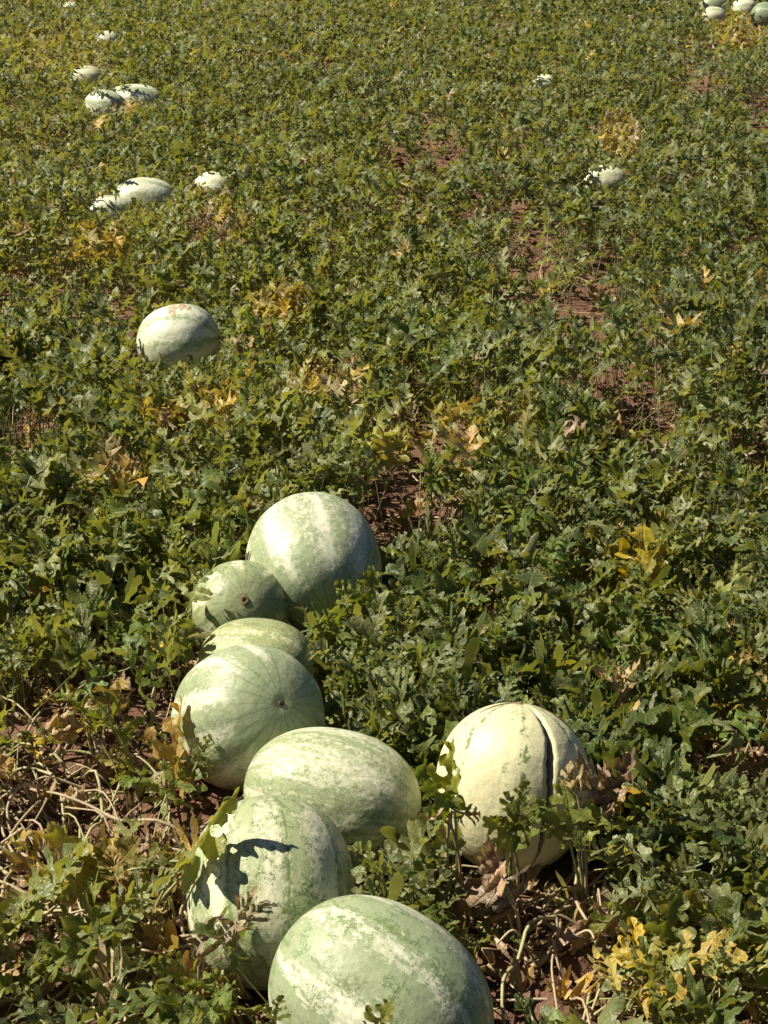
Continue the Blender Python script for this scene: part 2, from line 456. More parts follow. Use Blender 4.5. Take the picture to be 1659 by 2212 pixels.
MEL = [
 # label, xl, xr, ytop, ratio, az, tilt, material kwargs, cover line (leaves may hide what is below), name extras
 dict(k='m1', label='largest watermelon, nearest, with bold pale jagged stripes, cut by bottom edge', b=(585, 1062, 1940), ratio=1.22, az=-34, tilt=-14, mat=dict(seed=1.3, wav=0.62, pale=0.04, dark=0.15, vein=1.0, star=0.4, scar=0.35), cover=2175),
 dict(k='m2', label='pale crackled watermelon with a lobed leaf shadow on its side', b=(400, 771, 1720), ratio=1.10, az=-84, tilt=-40, mat=dict(seed=2.9, wav=0.45, pale=0.28, vein=1.3, star=0.7, yellow=0.35, scar=0.3), cover=1985),
 dict(k='m3', label='whitish oval watermelon lying sideways behind the crackled leaf-shaded one', b=(527, 911, 1572), ratio=1.34, az=-16, tilt=-4, mat=dict(seed=4.1, wav=0.22, pale=0.34, vein=0.6, star=0.3, scar=0.6, yellow=0.2), cover=1780),
 dict(k='m4', label='pale watermelon with dark star of lines round its brown blossom scar', b=(373, 697, 1390), ratio=1.16, az=-56, tilt=35, mat=dict(seed=5.2, wav=0.55, pale=0.24, vein=0.6, star=1.0, scar=0.9), cover=1640, pole=1),
 dict(k='m5', label='yellowish watermelon mostly hidden behind the star-marked one', b=(425, 686, 1335), ratio=1.22, az=-14, tilt=0, mat=dict(seed=6.6, wav=0.3, pale=0.02, vein=0.8, yellow=0.7, dark=0.5, star=0.3), cover=1500),
 dict(k='m6', label='small dark striped watermelon showing its stem ring, beside the tall round one', b=(414, 626, 1210), ratio=1.04, az=-78, tilt=36, mat=dict(seed=7.7, wav=0.7, pale=-0.05, vein=1.5, star=1.5, yellow=0.35, dark=0.2), cover=1420, pole=1),
 dict(k='m7', label='big round white-mottled watermelon at the far end of the near chain', b=(532, 826, 1069), ratio=1.10, az=-76, tilt=-16, mat=dict(seed=8.4, wav=0.35, pale=0.46, vein=0.5, star=0.9, scar=0.35), cover=1310, pole=1),
 dict(k='m9', label='whitish watermelon with brown scab on top, alone among vines', b=(295, 478, 656), ratio=1.08, az=-8, tilt=10, mat=dict(seed=9.9, pale=0.85, vein=0.3, star=0.2, scar=0.3), cover=768, scab=1),
 dict(k='m10', label='pale watermelon in the middle of a row of three sunk in leaves', b=(236, 390, 383), ratio=1.25, az=8, tilt=0, mat=dict(seed=10.4, pale=0.72, vein=0.2, star=0.2), cover=428),
 dict(k='m11', label='white watermelon sunk in leaves, lowest of the row of three', b=(180, 292, 421), ratio=1.1, az=20, tilt=0, mat=dict(seed=11.4, pale=0.85, vein=0.2, star=0.2), cover=456),
 dict(k='m12', label='white watermelon half covered by leaves, right end of row of three', b=(413, 508, 371), ratio=1.1, az=-10, tilt=0, mat=dict(seed=12.8, pale=0.85, vein=0.2, star=0.2), cover=400),
 dict(k='m13', label='long pale green watermelon behind a shorter one in far field', b=(222, 360, 181), ratio=1.6, az=-6, tilt=0, mat=dict(seed=13.1, pale=0.54, vein=0.4, star=0.4), cover=214),
 dict(k='m14', label='shorter greyish watermelon in front of the long pale one', b=(180, 276, 193), ratio=1.2, az=-30, tilt=0, mat=dict(seed=14.5, pale=0.43, vein=0.4, star=0.4), cover=236),
 dict(k='m15', label='cream watermelon peeking up behind the long pale one', b=(148, 226, 142), ratio=1.15, az=5, tilt=0, mat=dict(seed=15.5, pale=0.85, vein=0.2, star=0.2, yellow=0.4), cover=172),
 dict(k='m16', label='tiny white tip of a watermelon far off above the cream one', b=(206, 264, 66), ratio=1.1, az=0, tilt=0, mat=dict(seed=16.2, pale=0.85, vein=0.1, star=0.1), cover=84),
 dict(k='m17', label='white sliver of a watermelon at the top edge of the field', b=(134, 176, 3), ratio=1.15, az=0, tilt=0, mat=dict(seed=17.2, pale=0.85, vein=0.1, star=0.1), cover=14),
 dict(k='m18', label='small white watermelon alone in the upper right field', b=(1146, 1206, 160), ratio=1.15, az=10, tilt=0, mat=dict(seed=18.6, pale=0.79, vein=0.3, star=0.2), cover=190),
 dict(k='m19', label='pale watermelon with a leaf across it, below the yellow patch', b=(1248, 1358, 356), ratio=1.2, az=15, tilt=0, mat=dict(seed=19.3, pale=0.65, vein=0.3, star=0.2, yellow=0.3), cover=402),
 dict(k='m20', label='cream watermelon lowest of the cluster in the top corner', b=(1514, 1570, 14), ratio=1.1, az=0, tilt=0, mat=dict(seed=20.3, pale=0.85, vein=0.2, star=0.2, yellow=0.3), cover=45),
 dict(k='m21', label='grey green watermelon behind the lowest cream one in the top corner', b=(1508, 1576, -14), ratio=1.15, az=20, tilt=0, mat=dict(seed=21.9, pale=0.0, vein=0.4, star=0.2), cover=20),
 dict(k='m22', label='bright cream watermelon in the middle of the corner cluster', b=(1578, 1636, -5), ratio=1.1, az=0, tilt=0, mat=dict(seed=22.3, pale=0.85, vein=0.2, star=0.2, yellow=0.3), cover=22),
 dict(k='m23', label='dark green shaded watermelon at the right end of the corner cluster', b=(1620, 1690, 5), ratio=1.15, az=-20, tilt=0, mat=dict(seed=23.3, pale=-0.3, vein=0.4, star=0.2, dark=1.0), cover=62),
]
MELONS = []
def ellipsoid_attrs(U, n, spotdir):
    phi = np.arctan2(U[:, 1], U[:, 0])
    lat = U[:, 2]
    rr = np.hypot(U[:, 0], U[:, 1]) + 1e-9
    mer = np.stack([U[:, 0] / rr, U[:, 1] / rr, np.arcsin(np.clip(lat, -1, 1)) * 0.22], -1)
    stripe = np.stack([np.sin(n * phi), np.cos(n * phi), lat], -1)
    return dict(unit=U, mer=mer, stripe=stripe, spot=np.clip(U @ spotdir, 0, 1))
def melon_shape(U, s, ratio, seed):
    """taper, gentle ribs and dents on an ellipsoid"""
    phi = np.arctan2(U[:, 1], U[:, 0]); lat = U[:, 2]
    rib = 1 + 0.006 * np.cos(9 * phi + seed) * (1 - lat ** 2)
    lump = 1 + 0.022 * (np.sin(2 * phi + seed * 3) * (1 - lat ** 2) * np.cos(1.7 * lat + seed)) + 0.012 * np.sin(3 * lat + seed * 2)
    # slightly barrel-shaped: fuller than an ellipsoid
    P = U.copy()
    bar = (1 - np.abs(lat) ** 2.25) ** (1 / 2.15)
    rr = np.hypot(U[:, 0], U[:, 1]) + 1e-9
    P[:, 0] *= bar / rr; P[:, 1] *= bar / rr
    pole = np.exp(-((1 - np.abs(lat)) / 0.0022))
    P *= (rib * lump)[:, None]
    P[:, 2] *= 1 - 0.022 * pole
    return P * np.array([s, s, s * ratio])
def disc(P0, nrm, r, h, seed, sides=10):
    """small corky button: rings of a low dome with a rim"""
    n = nrm / np.linalg.norm(nrm)
    a = np.cross(n, [0.3, 0.5, 0.8]); a /= np.linalg.norm(a); b = np.cross(n, a)
    rg = np.random.default_rng(seed)
    V = []; F = []
    prof = [(1.25, -0.4), (1.0, 0.6), (0.7, 1.0), (0.42, 0.35), (0.05, 0.2)]
    for q, (rf, hf) in enumerate(prof):
        for s in range(sides):
            an = 2 * math.pi * s / sides
            rr = r * rf * (1 + 0.18 * rg.standard_normal())
            V.append(P0 + rr * (math.cos(an) * a + math.sin(an) * b) + n * h * hf)
    for q in range(len(prof) - 1):
        for s in range(sides):
            s2 = (s + 1) % sides
            F.append((q * sides + s, q * sides + s2, (q + 1) * sides + s2, (q + 1) * sides + s))
    return np.array(V), np.array(F)

def grid_uv(nu, nv, colat=None, phis=None):
    th = np.linspace(0, math.pi, nv + 1)
    th = th - 0.0 * np.sin(2 * th)
    th[0] = 0.004; th[-1] = math.pi - 0.004
    ph = np.linspace(0, 2 * math.pi, nu, endpoint=False)
    T, P = np.meshgrid(th, ph, indexing='ij')
    U = np.stack([np.sin(T) * np.cos(P), np.sin(T) * np.sin(P), np.cos(T)], -1).reshape(-1, 3)
    F = []
    for i in range(nv):
        a = i * nu + np.arange(nu); b = i * nu + (np.arange(nu) + 1) % nu
        F.append(np.stack([a, a + nu, b + nu, b], -1))
    return U, np.concatenate(F)

for q, d in enumerate(MEL):
    f = fit_melon(d['b'][0], d['b'][1], d['b'][2], d['ratio'], d['az'], d['tilt'], 0.94 if d['b'][2] > 600 else 0.66)
    d.update(f)
    near = d['c'][1] < 5
    U, F = grid_uv(96 if near else 40, 72 if near else 28)
    spotdir = f['R'].T @ np.array([0, 0, -1.0])
    at = ellipsoid_attrs(U, [8, 9, 7, 10, 8, 9, 9][q % 7], spotdir)
    V = melon_shape(U, f['s'], f['ratio'], d['mat']['seed'])
    mat = make_melon_mat('melon_rind_' + d['k'], **d['mat'])
    o = link('watermelon', np_mesh('watermelon', V, F, at, mat))
    Mx = Matrix(f['R'].tolist()).to_4x4(); Mx.translation = Vector(f['c'].tolist())
    o.matrix_world = Mx
    tag(o, d['label'], 'watermelon', 'ripe watermelons lying in the field')
    d['o'] = o
    for sgn in ((1, -1) if near else ()):
        Vd, Fd = disc(np.array([0, 0, sgn * f['s'] * f['ratio'] * 0.985]), np.array([0, 0, sgn * 1.0]), 0.0062 if d['k'] != 'm6' else 0.010, 0.0035, q)
        link('blossom_scar' if sgn > 0 else 'stem_scar', np_mesh('scar', Vd, Fd, mat=SCAR), o)
    MELONS.append(d)

# the split fruit: a real gash opens down its side
def split_melon():
    f = fit_melon(944, 1271, 1518, 1.12, 78, 64)
    s, ratio = f['s'], f['ratio']
    nv = 96
    th = np.linspace(0.006, math.pi - 0.006, nv + 1)
    # crack half width (radians of longitude * sin -> metres); opens between colat 0.12 and 2.5
    tt = np.clip((th - 0.10) / (2.65 - 0.10), 0, 1)
    wm = 0.0080 * np.sin(math.pi * np.clip(tt, 0, 1) ** 0.85) ** 0.8 * (0.85 + 0.25 * np.sin(th * 7.0) * 0.5)
    w = np.maximum(wm, 0.0003) / (s * np.maximum(np.sin(th), 0.08))
    wig = 0.030 * np.sin(th * 2.6 + 0.4) + 0.010 * np.sin(th * 9) + 0.006 * np.sin(th * 31) + 0.004 * np.sin(th * 53 + 1)
    kk = np.array([-1, -0.93, -0.72, -0.4, 0, 0.4, 0.72, 0.93, 1.0])
    kd = np.array([0, 0.014, 0.16, 0.42, 0.50, 0.42, 0.16, 0.014, 0])
    outer = np.linspace(0, 1, 97)[1:-1]
    outer = outer
    cols = len(kk) + len(outer)
    phic = CRACK_PHI
    V = []; U = []; 
    for i in range(nv + 1):
        offs = np.concatenate([kk * w[i], w[i] + (2 * math.pi - 2 * w[i]) * outer])
        ph = phic + wig[i] * np.where(np.arange(cols) < len(kk), 1.0, np.cos((offs) / 2) ** 2) + offs
        U.append(np.stack([math.sin(th[i]) * np.cos(ph), math.sin(th[i]) * np.sin(ph), np.full(cols, math.cos(th[i]))], -1))
    U = np.concatenate(U)
    P = melon_shape(U, s, ratio, 3.3)
    depth = np.clip(wm / 0.0080, 0, 1)
    fac = np.ones((nv + 1, cols))
    fac[:, :len(kk)] = 1 - kd[None, :] * np.clip(depth, 0, 1)[:, None] ** 0.5
    # lips lift a little
    P = P * fac.reshape(-1, 1)
    F = []; mi = []
    for i in range(nv):
        a = i * cols + np.arange(cols); b = i * cols + (np.arange(cols) + 1) % cols
        F.append(np.stack([a, a + cols, b + cols, b], -1))
        m = np.zeros(cols, int)
        if depth[i] > 0.02:
            m[0] = 1; m[7] = m[6] = 1; m[1:6] = 2
        mi.append(m)
    F = np.concatenate(F); mi = np.concatenate(mi)
    spotdir = f['R'].T @ np.array([0.3, 0.5, -0.8])
    at = ellipsoid_attrs(U, 7, spotdir)
    mat = make_melon_mat('melon_rind_split', seed=30.7, pale=1.5, yellow=1.0, vein=1.5, star=0.25)
    o = link('watermelon', np_mesh('split_watermelon', P, F, at, mats=[mat, RIND, FLESH], midx=mi))
    Mx = Matrix(f['R'].tolist()).to_4x4(); Mx.translation = Vector(f['c'].tolist())
    o.matrix_world = Mx
    tag(o, 'overripe yellowish watermelon split open by a long dark crack', 'watermelon', 'ripe watermelons lying in the field')
    # two hairline cracks from the top scar
    for (ph0, a0, a1, wd) in ((phic - 1.55, 0.05, 0.55, 0.0013), (phic + 0.85, 0.25, 0.85, 0.0018)):
        ts = np.linspace(a0, a1, 14)
        Uc = np.stack([np.sin(ts) * np.cos(ph0 + 0.06 * np.sin(ts * 9)), np.sin(ts) * np.sin(ph0 + 0.06 * np.sin(ts * 9)), np.cos(ts)], -1)
        pc = melon_shape(Uc, s, ratio, 3.3)
        Vt, Ft = tube(list(pc), [wd * math.sin(math.pi * (k + 0.6) / 14.2) + 0.0004 for k in range(14)], 6)
        link('crack', np_mesh('crack', Vt, Ft, mat=FLESH), o)
    Vd, Fd = disc(np.array([0, 0, s * ratio * 0.985]), np.array([0, 0, 1.0]), 0.007, 0.004, 5)
    link('blossom_scar', np_mesh('scar', Vd, Fd, mat=SCAR), o)
    f.update(k='m8', cover=1755, o=o)
    MELONS.append(f)
# longitude of the gash: the local direction that faces the camera, turned a little to the right
_Rm = axis_frame(78, 64)
_dir = _Rm.T @ np.array([0.38, -1.0, 0.0])
CRACK_PHI = math.atan2(_dir[1], _dir[0])
split_melon()

# brown scab on the lone fruit
for d in MELONS:
    if d.get('scab'):
        s, ra = d['s'], d['ratio']
        rg = np.random.default_rng(3)
        for (ax, ay, rr) in ((-0.10, -0.20, 0.035), (0.10, -0.12, 0.028), (0.28, -0.16, 0.02), (-0.05, -0.55, 0.012)):
            wd = np.array([ax, ay, 1.0]); wd /= np.linalg.norm(wd)
            n_l = d['R'].T @ wd
            U1 = n_l / np.array([s, s, s * ra]); U1 = n_l
            pts = []
            a = np.cross(n_l, [0.2, 0.1, 0.97]); a /= np.linalg.norm(a); b = np.cross(n_l, a)
            N = 14
            ring = []
            for j in range(N):
                an = 2 * math.pi * j / N
                r_ = rr / s * (0.7 + 0.6 * rg.random())
                ring.append(n_l + r_ * (math.cos(an) * a * 1.5 + math.sin(an) * b * 0.7))
            ring = np.array(ring); ring /= np.linalg.norm(ring, axis=1)[:, None]
            inner = ring * 0.5 + n_l * 0.5; inner /= np.linalg.norm(inner, axis=1)[:, None]
            c0 = n_l[None, :]
            UU = np.concatenate([ring, inner, np.repeat(c0, 1, 0)])
            PP = melon_shape(UU, s, ra, d['mat']['seed'])
            nr = UU
            PP[:N] -= nr[:N] * 0.001; PP[N:] += nr[N:] * 0.0016
            FF = [(j, (j + 1) % N, N + (j + 1) % N) for j in range(N)] + [(j, N + (j + 1) % N, N + j) for j in range(N)] + [(N + j, N + (j + 1) % N, 2 * N) for j in range(N)]
            link('scab', np_mesh('scab', PP, np.array(FF), mat=make_plain('scab', (0.30, 0.19, 0.11), (0.55, 0.50, 0.36), 90)), d['o'])

# silhouettes for keeping foliage off the fruit
for d in MELONS:
    px, py, dep = project((_ph * np.array([d['s'], d['s'], d['s'] * d['ratio']])) @ d['R'].T + d['c'])
    d['ell'] = ((px.min() + px.max()) / 2, (py.min() + py.max()) / 2, (px.max() - px.min()) / 2, (py.max() - py.min()) / 2, dep.mean())
def blocked(P, grow=1.0, depth_only=False, lax=False):
    """True where points would sit inside a fruit or hide the part of it that lies open"""
    P = np.asarray(P, float)
    px, py, dep = project(P)
    bad = np.zeros(len(P), bool)
    for d in MELONS:
        loc = (P - d['c']) @ d['R'] / (np.array([d['s'], d['s'], d['s'] * d['ratio']]) + 0.012)
        bad |= (loc ** 2).sum(1) < 1.0
        if depth_only: continue
        cx, cy, hw, hh, dd = d['ell']
        g = grow
        # true outline: closest approach of the sight line to the ellipsoid
        o_ = (np.array([0, 0, CAM_H]) - d['c']) @ d['R'] / np.array([d['s'], d['s'], d['s'] * d['ratio']])
        v_ = ((P - [0, 0, CAM_H]) @ d['R']) / np.array([d['s'], d['s'], d['s'] * d['ratio']])
        tca = -(v_ @ o_) / (v_ ** 2).sum(1)
        clo = ((o_ + v_ * tca[:, None]) ** 2).sum(1)
        if d['c'][1] > 5:
            top = cy - hh
            bad |= (clo < 0.90 ** 2) & (tca > 0.999) & (py < top + (d['cover'] - top) * 0.88)
        else:
            bad |= (clo < (g * 1.02) ** 2) & (tca > 0.999) & (py < d['cover'])
    return bad

# ------------------------------------------------------------------ leaves
HALF = [(0.0, 0.0), (0.05, -0.03), (0.15, -0.12), (0.28, -0.15), (0.36, -0.09), (0.31, -0.02), (0.39, 0.03), (0.43, 0.12), (0.35, 0.17), (0.24, 0.13), (0.09, 0.165),
        (0.085, 0.21), (0.18, 0.26), (0.28, 0.23), (0.43, 0.27), (0.47, 0.36), (0.38, 0.385), (0.40, 0.46), (0.45, 0.55), (0.36, 0.59), (0.26, 0.51), (0.19, 0.43), (0.075, 0.43),
        (0.065, 0.49), (0.14, 0.56), (0.24, 0.57), (0.29, 0.66), (0.21, 0.71), (0.13, 0.69), (0.17, 0.78), (0.20, 0.87), (0.12, 0.91), (0.085, 0.87), (0.065, 0.95), (0.0, 1.0)]
LOBES = [(0.02, 0.33, -30, 0.046), (0.16, 0.44, 4, 0.047), (0.36, 0.47, 30, 0.049), (0.57, 0.33, 40, 0.044), (0.74, 0.19, 46, 0.036)]
def fine_half(rg, lod):
    """deeply cut half blade: narrow rounded lobes with a bump on either side"""
    P = [(0.0, 0.0)]
    for k, (y0, L, an, w) in enumerate(LOBES):
        a = R(an + rg.normal(0, 7)); L = L * rg.uniform(0.85, 1.12); w = w * rg.uniform(0.8, 1.2)
        d = np.array([math.cos(a), math.sin(a)]); q = np.array([-d[1], d[0]])
        o = np.array([0.03, y0])
        def pt(t, off): return tuple(o + d * L * t + q * w * off)
        if lod == 0:
            if k > 0: P.append((0.034, y0 - 0.055))
            P += [pt(0.20, -0.55), pt(0.42, -1.25), pt(0.55, -0.75), pt(0.80, -1.15), pt(0.97, -0.6), pt(1.0, 0.35), pt(0.82, 1.05), pt(0.60, 0.70), pt(0.44, 1.2), pt(0.22, 0.6)]
        elif lod == 1:
            if k > 0: P.append((0.036, y0 - 0.045))
            P += [pt(0.45, -1.2), pt(0.92, -0.9), pt(1.0, 0.4), pt(0.5, 1.2)][(0 if k < 4 else 1):]
        elif lod == 2:
            if k > 0 and k != 4: P.append((0.05, y0 - 0.03))
            P += [pt(0.75, -1.2), pt(1.0, 0.5)] if k < 3 else ([pt(0.95, 0.0)] if k == 3 else [(0.06, 0.74)])
        else:
            if k in (1, 3): P += [(0.06, y0 - 0.02), pt(1.0, -0.2)]
    if lod < 2:
        P += [(0.034, 0.82), (0.085, 0.87), (0.10, 0.93), (0.055, 0.985)][(0 if lod == 0 else 1):]
    elif lod == 2:
        P += [(0.10, 0.90)]
    else:
        P += [(0.07, 0.75)]
    P.append((0.0, 1.0))
    return np.array(P)
def chaikin(P):
    Q = []
    n = len(P)
    for i in range(n):
        a = P[i]; b = P[(i + 1) % n]
        Q += [0.75 * a + 0.25 * b, 0.25 * a + 0.75 * b]
    return np.array(Q)
def leaf2d(lod, rg, broad=False):
    pts = []
    for sg in (1, -1):
        h = np.array(HALF) if broad else fine_half(rg, lod)
        if lod < 2:
            h[1:-1] += rg.normal(0, 0.010 if broad else 0.006, h[1:-1].shape)
        h[:, 0] *= sg * rg.uniform(0.85, 1.1)
        h[1:-1, 1] += rg.normal(0, 0.02) + h[1:-1, 0] * rg.normal(0, 0.10)
        pts.append(h)
    out = np.concatenate([pts[0], pts[1][-2:0:-1]])
    if lod == 0 and broad:
        out = chaikin(out)
    n = len(out)
    inner = []
    if lod == 0:
        for yy in np.arange(-0.15, 1.0, 0.085):
            for xx in np.arange(-0.5, 0.51, 0.085):
                inner.append((xx + rg.normal(0, 0.008), yy + rg.normal(0, 0.008)))
        inner += [(0.0, t) for t in np.linspace(0.05, 0.95, 10)]
    elif lod == 1:
        inner = [(0.0, t) for t in (0.15, 0.4, 0.65, 0.85)]
    else:
        inner = [(0.0, 0.3), (0.0, 0.6)] if lod == 2 else [(0.0, 0.45)]
    inner = np.array(inner)
    # keep inner points inside the outline and off its edge
    def edge_dist(p):
        a = out; b = np.roll(out, -1, 0)
        ab = b - a
        t = np.clip(((p - a) * ab).sum(1) / ((ab ** 2).sum(1) + 1e-12), 0, 1)
        return np.sqrt((((a + ab * t[:, None]) - p) ** 2).sum(1)).min()
    def inside(p):
        x, y = p; c = False
        for i in range(n):
            x1, y1 = out[i]; x2, y2 = out[(i + 1) % n]
            if (y1 > y) != (y2 > y) and x < (x2 - x1) * (y - y1) / (y2 - y1) + x1:
                c = not c
        return c
    ed = np.array([edge_dist(p) for p in inner]); ins = np.array([inside(p) for p in inner])
    keep = ins & (ed > (0.022 if lod == 0 else 0.0))
    inner = inner[keep]; ed = ed[keep]
    allp = np.concatenate([out, inner])
    res = delaunay_2d_cdt([Vector(p) for p in allp], [], [list(range(n))], 1, 1e-5)
    V2 = np.array([[v.x, v.y] for v in res[0]])
    F = np.array([f for f in res[2] if len(f) == 3])
    edge = np.array([max(0.0, 1 - edge_dist(p) / 0.035) for p in V2])
    # consistent winding (up)
    a, b, c = V2[F[:, 0]], V2[F[:, 1]], V2[F[:, 2]]
    cr = (b[:, 0] - a[:, 0]) * (c[:, 1] - a[:, 1]) - (b[:, 1] - a[:, 1]) * (c[:, 0] - a[:, 0])
    F[cr < 0] = F[cr < 0][:, ::-1]
    return V2, F, edge
def leaf3d(lod, seed, dry=0.0, broad=False, calm=False):
    rg = np.random.default_rng(seed)
    V2, F, edge = leaf2d(lod, rg, broad)
    lively = 0.45 if calm else 1.0
    x, y = V2[:, 0].copy(), V2[:, 1].copy()
    lc = np.stack([x, y, edge], -1)
    if not broad and not calm and dry == 0:
        x = x * rg.uniform(0.58, 0.88)
    ph = rg.uniform(0, 6.28, 8)
    wav = 0.036 * edge * (np.sin(26 * y + 14 * x + ph[0]) + 0.7 * np.sin(39 * x - 22 * y + ph[1]))
    z = wav * (1.0 if lod < 2 else 0.7)
    z = z + 0.03 * np.sin(9 * y + ph[2]) * np.sign(x) * np.minimum(np.abs(x) * 4, 1)
    fold = rg.uniform(0.15, 0.95) * lively
    z = z + np.abs(x) * fold + 0.05 * np.sin(7 * x + 5 * y + ph[3])
    # lobe tips roll down or up
    roll = rg.uniform(-1.6, 0.9)
    z = z + roll * np.abs(x) ** 2 * 1.3
    # every lobe twists on its own
    z = z + lively * (0.16 * np.sin(11 * y + ph[4]) * np.abs(x) * 2 + 0.20 * np.sin(14 * y + ph[5]) * x + 0.7 * np.sin(16 * y + ph[6]) * x * x)
    if dry > 0:
        # shrivelled: the blade draws together into a crumpled cup
        yc = y - 0.42
        r2 = (x * x + yc * yc) * 2.2
        sg = rg.choice([-1.0, 1.0])
        z = z * 0.5 + dry * (sg * 0.75 * r2 + 0.055 * (np.sin(21 * x + 6 * y + ph[6]) + np.sin(19 * y - 8 * x + ph[7]) + np.sin(15 * x - 17 * y + ph[0]) + 0.6 * np.sin(34 * x + 27 * y + ph[1])))
        shr = 1 - 0.42 * np.minimum(r2, 1.2)
        x = x * shr * 0.85; y = 0.42 + yc * shr
    if dry == 0 and not calm:
        kc = rg.uniform(0.6, 3.4) * rg.choice([-0.6, 1.0])
        z = z + (1 - np.cos(kc * x)) / kc; x = np.sin(kc * x) / kc
    c = (rg.uniform(-2.0, 0.1) if not calm else rg.uniform(-0.9, -0.1)) if dry == 0 else rg.uniform(-1.8, -0.3)
    th = c * y
    yb = np.where(np.abs(th) > 1e-4, np.sin(th) / c, y); zb = (1 - np.cos(th)) / c
    Y = yb - z * np.sin(th); Z = zb + z * np.cos(th)
    return dict(V=np.stack([x, Y, Z], -1), F=F, lc=lc)
PROTO = {0: [leaf3d(0, 100 + i) for i in range(8)] + [leaf3d(0, 150 + i, broad=True) for i in range(4)] + [leaf3d(0, 170 + i, broad=i % 2 == 0, calm=True) for i in range(4)], 1: [leaf3d(1, 200 + i) for i in range(8)], 2: [leaf3d(2, 300 + i) for i in range(8)], 3: [leaf3d(3, 350 + i) for i in range(8)]}
DRY = {0: [leaf3d(0, 400 + i, 1.0, broad=i % 3 != 0) for i in range(7)], 1: [leaf3d(1, 500 + i, 1.0) for i in range(5)]}

def rot_stack(az, pitch, roll):
    """leaf frames: y along the blade, z its upper face. az: heading of the blade, pitch up, roll."""
    ca, sa = np.cos(az), np.sin(az); cp, sp = np.cos(pitch), np.sin(pitch); cr, sr = np.cos(roll), np.sin(roll)
    z0 = np.zeros_like(az)
    yv = np.stack([ca * cp, sa * cp, sp], -1)
    xv0 = np.stack([sa, -ca, z0], -1)
    zv0 = np.cross(xv0, yv)
    xv = xv0 * cr[:, None] - zv0 * sr[:, None]
    zv = np.cross(xv, yv)
    return np.stack([xv, yv, zv], -1)          # columns
def leaf_cloud(protos, which, pos, Rm, size, age, rnd):
    Vs, Fs, L, A, Q = [], [], [], [], []
    base = 0
    for k, p in enumerate(protos):
        idx = np.nonzero(which == k)[0]
        if len(idx) == 0: continue
        pv = p['V']; n = len(pv)
        W = np.einsum('nij,vj->nvi', Rm[idx], pv) * size[idx][:, None, None] + pos[idx][:, None, :]
        Vs.append(W.reshape(-1, 3))
        Fs.append((p['F'][None] + (base + np.arange(len(idx)) * n)[:, None, None]).reshape(-1, 3))
        L.append(np.tile(p['lc'], (len(idx), 1)))
        A.append(np.repeat(age[idx], n)); Q.append(np.repeat(rnd[idx], n))
        base += n * len(idx)
    return np.concatenate(Vs), np.concatenate(Fs), np.concatenate(L), np.concatenate(A), np.concatenate(Q)

# bare or thin places, as seen (picture x, y, half width, half height, how bare)
BARE = [(905, 335, 100, 46, 0.90), (1510, 165, 66, 38, 0.90), (1640, 235, 45, 50, 0.85), (1050, 440, 50, 32, 0.95), (1150, 545, 62, 58, 0.95), (1270, 640, 72, 50, 1.0),
        (1330, 825, 130, 42, 1.0), (1400, 900, 115, 42, 1.05), (1430, 950, 60, 28, 0.9), (50, 910, 85, 50, 1.1), (880, 1115, 125, 72, 1.2), (900, 1010, 70, 50, 0.85), (1630, 960, 55, 60, 0.95),
        (700, 790, 60, 30, 0.5), (160, 1115, 50, 34, 0.95), (420, 1120, 50, 50, 0.9), (330, 1190, 35, 30, 0.5), (560, 960, 70, 45, 0.35), (400, 960, 60, 60, 0.3),
        (300, 1480, 100, 75, 1.0), (260, 1400, 120, 40, 0.5), (150, 1640, 180, 80, 0.8), (230, 1790, 290, 120, 1.35), (150, 1930, 230, 100, 1.35), (330, 2040, 140, 80, 0.95), (480, 2120, 110, 90, 0.95),
        (1050, 1900, 110, 100, 1.3), (1130, 2080, 160, 120, 1.4), (1280, 2120, 95, 120, 1.2), (900, 1880, 80, 90, 0.8), (1610, 1640, 85, 45, 1.1), (1500, 1620, 90, 40, 0.9), (1200, 1950, 110, 80, 1.1), (1100, 1860, 170, 80, 1.3), (520, 760, 40, 25, 0.6), (1450, 1300, 60, 40, 0.4)]
YELLOW = [(370, 890, 60, 35, 0.30), (480, 880, 40, 50, 0.34), (270, 1010, 60, 45, 0.32), (700, 820, 70, 45, 0.34), (960, 930, 90, 50, 0.20), (1130, 890, 40, 40, 0.25), (1340, 285, 45, 45, 0.3), (265, 215, 35, 25, 0.25),
          (470, 480, 60, 35, 0.4), (860, 920, 80, 60, 0.12), (1380, 1180, 90, 60, 0.18), (1420, 2120, 120, 90, 0.18), (230, 1900, 130, 80, 0.2), (1600, 1420, 60, 40, 0.25), (1330, 370, 60, 40, 0.1), (1600, 60, 60, 40, 0.25), (120, 90, 120, 60, 0.08), (600, 650, 60, 40, 0.2), (200, 520, 80, 40, 0.12), (1300, 1750, 90, 60, 0.16)]
def field(px, py, table):
    v = np.zeros_like(px)
    for (cx, cy, a, b, s) in table:
        q = ((px - cx) / a) ** 2 + ((py - cy) / b) ** 2
        v = np.maximum(v, s * np.clip(1.6 - q, 0, 1))
    return v

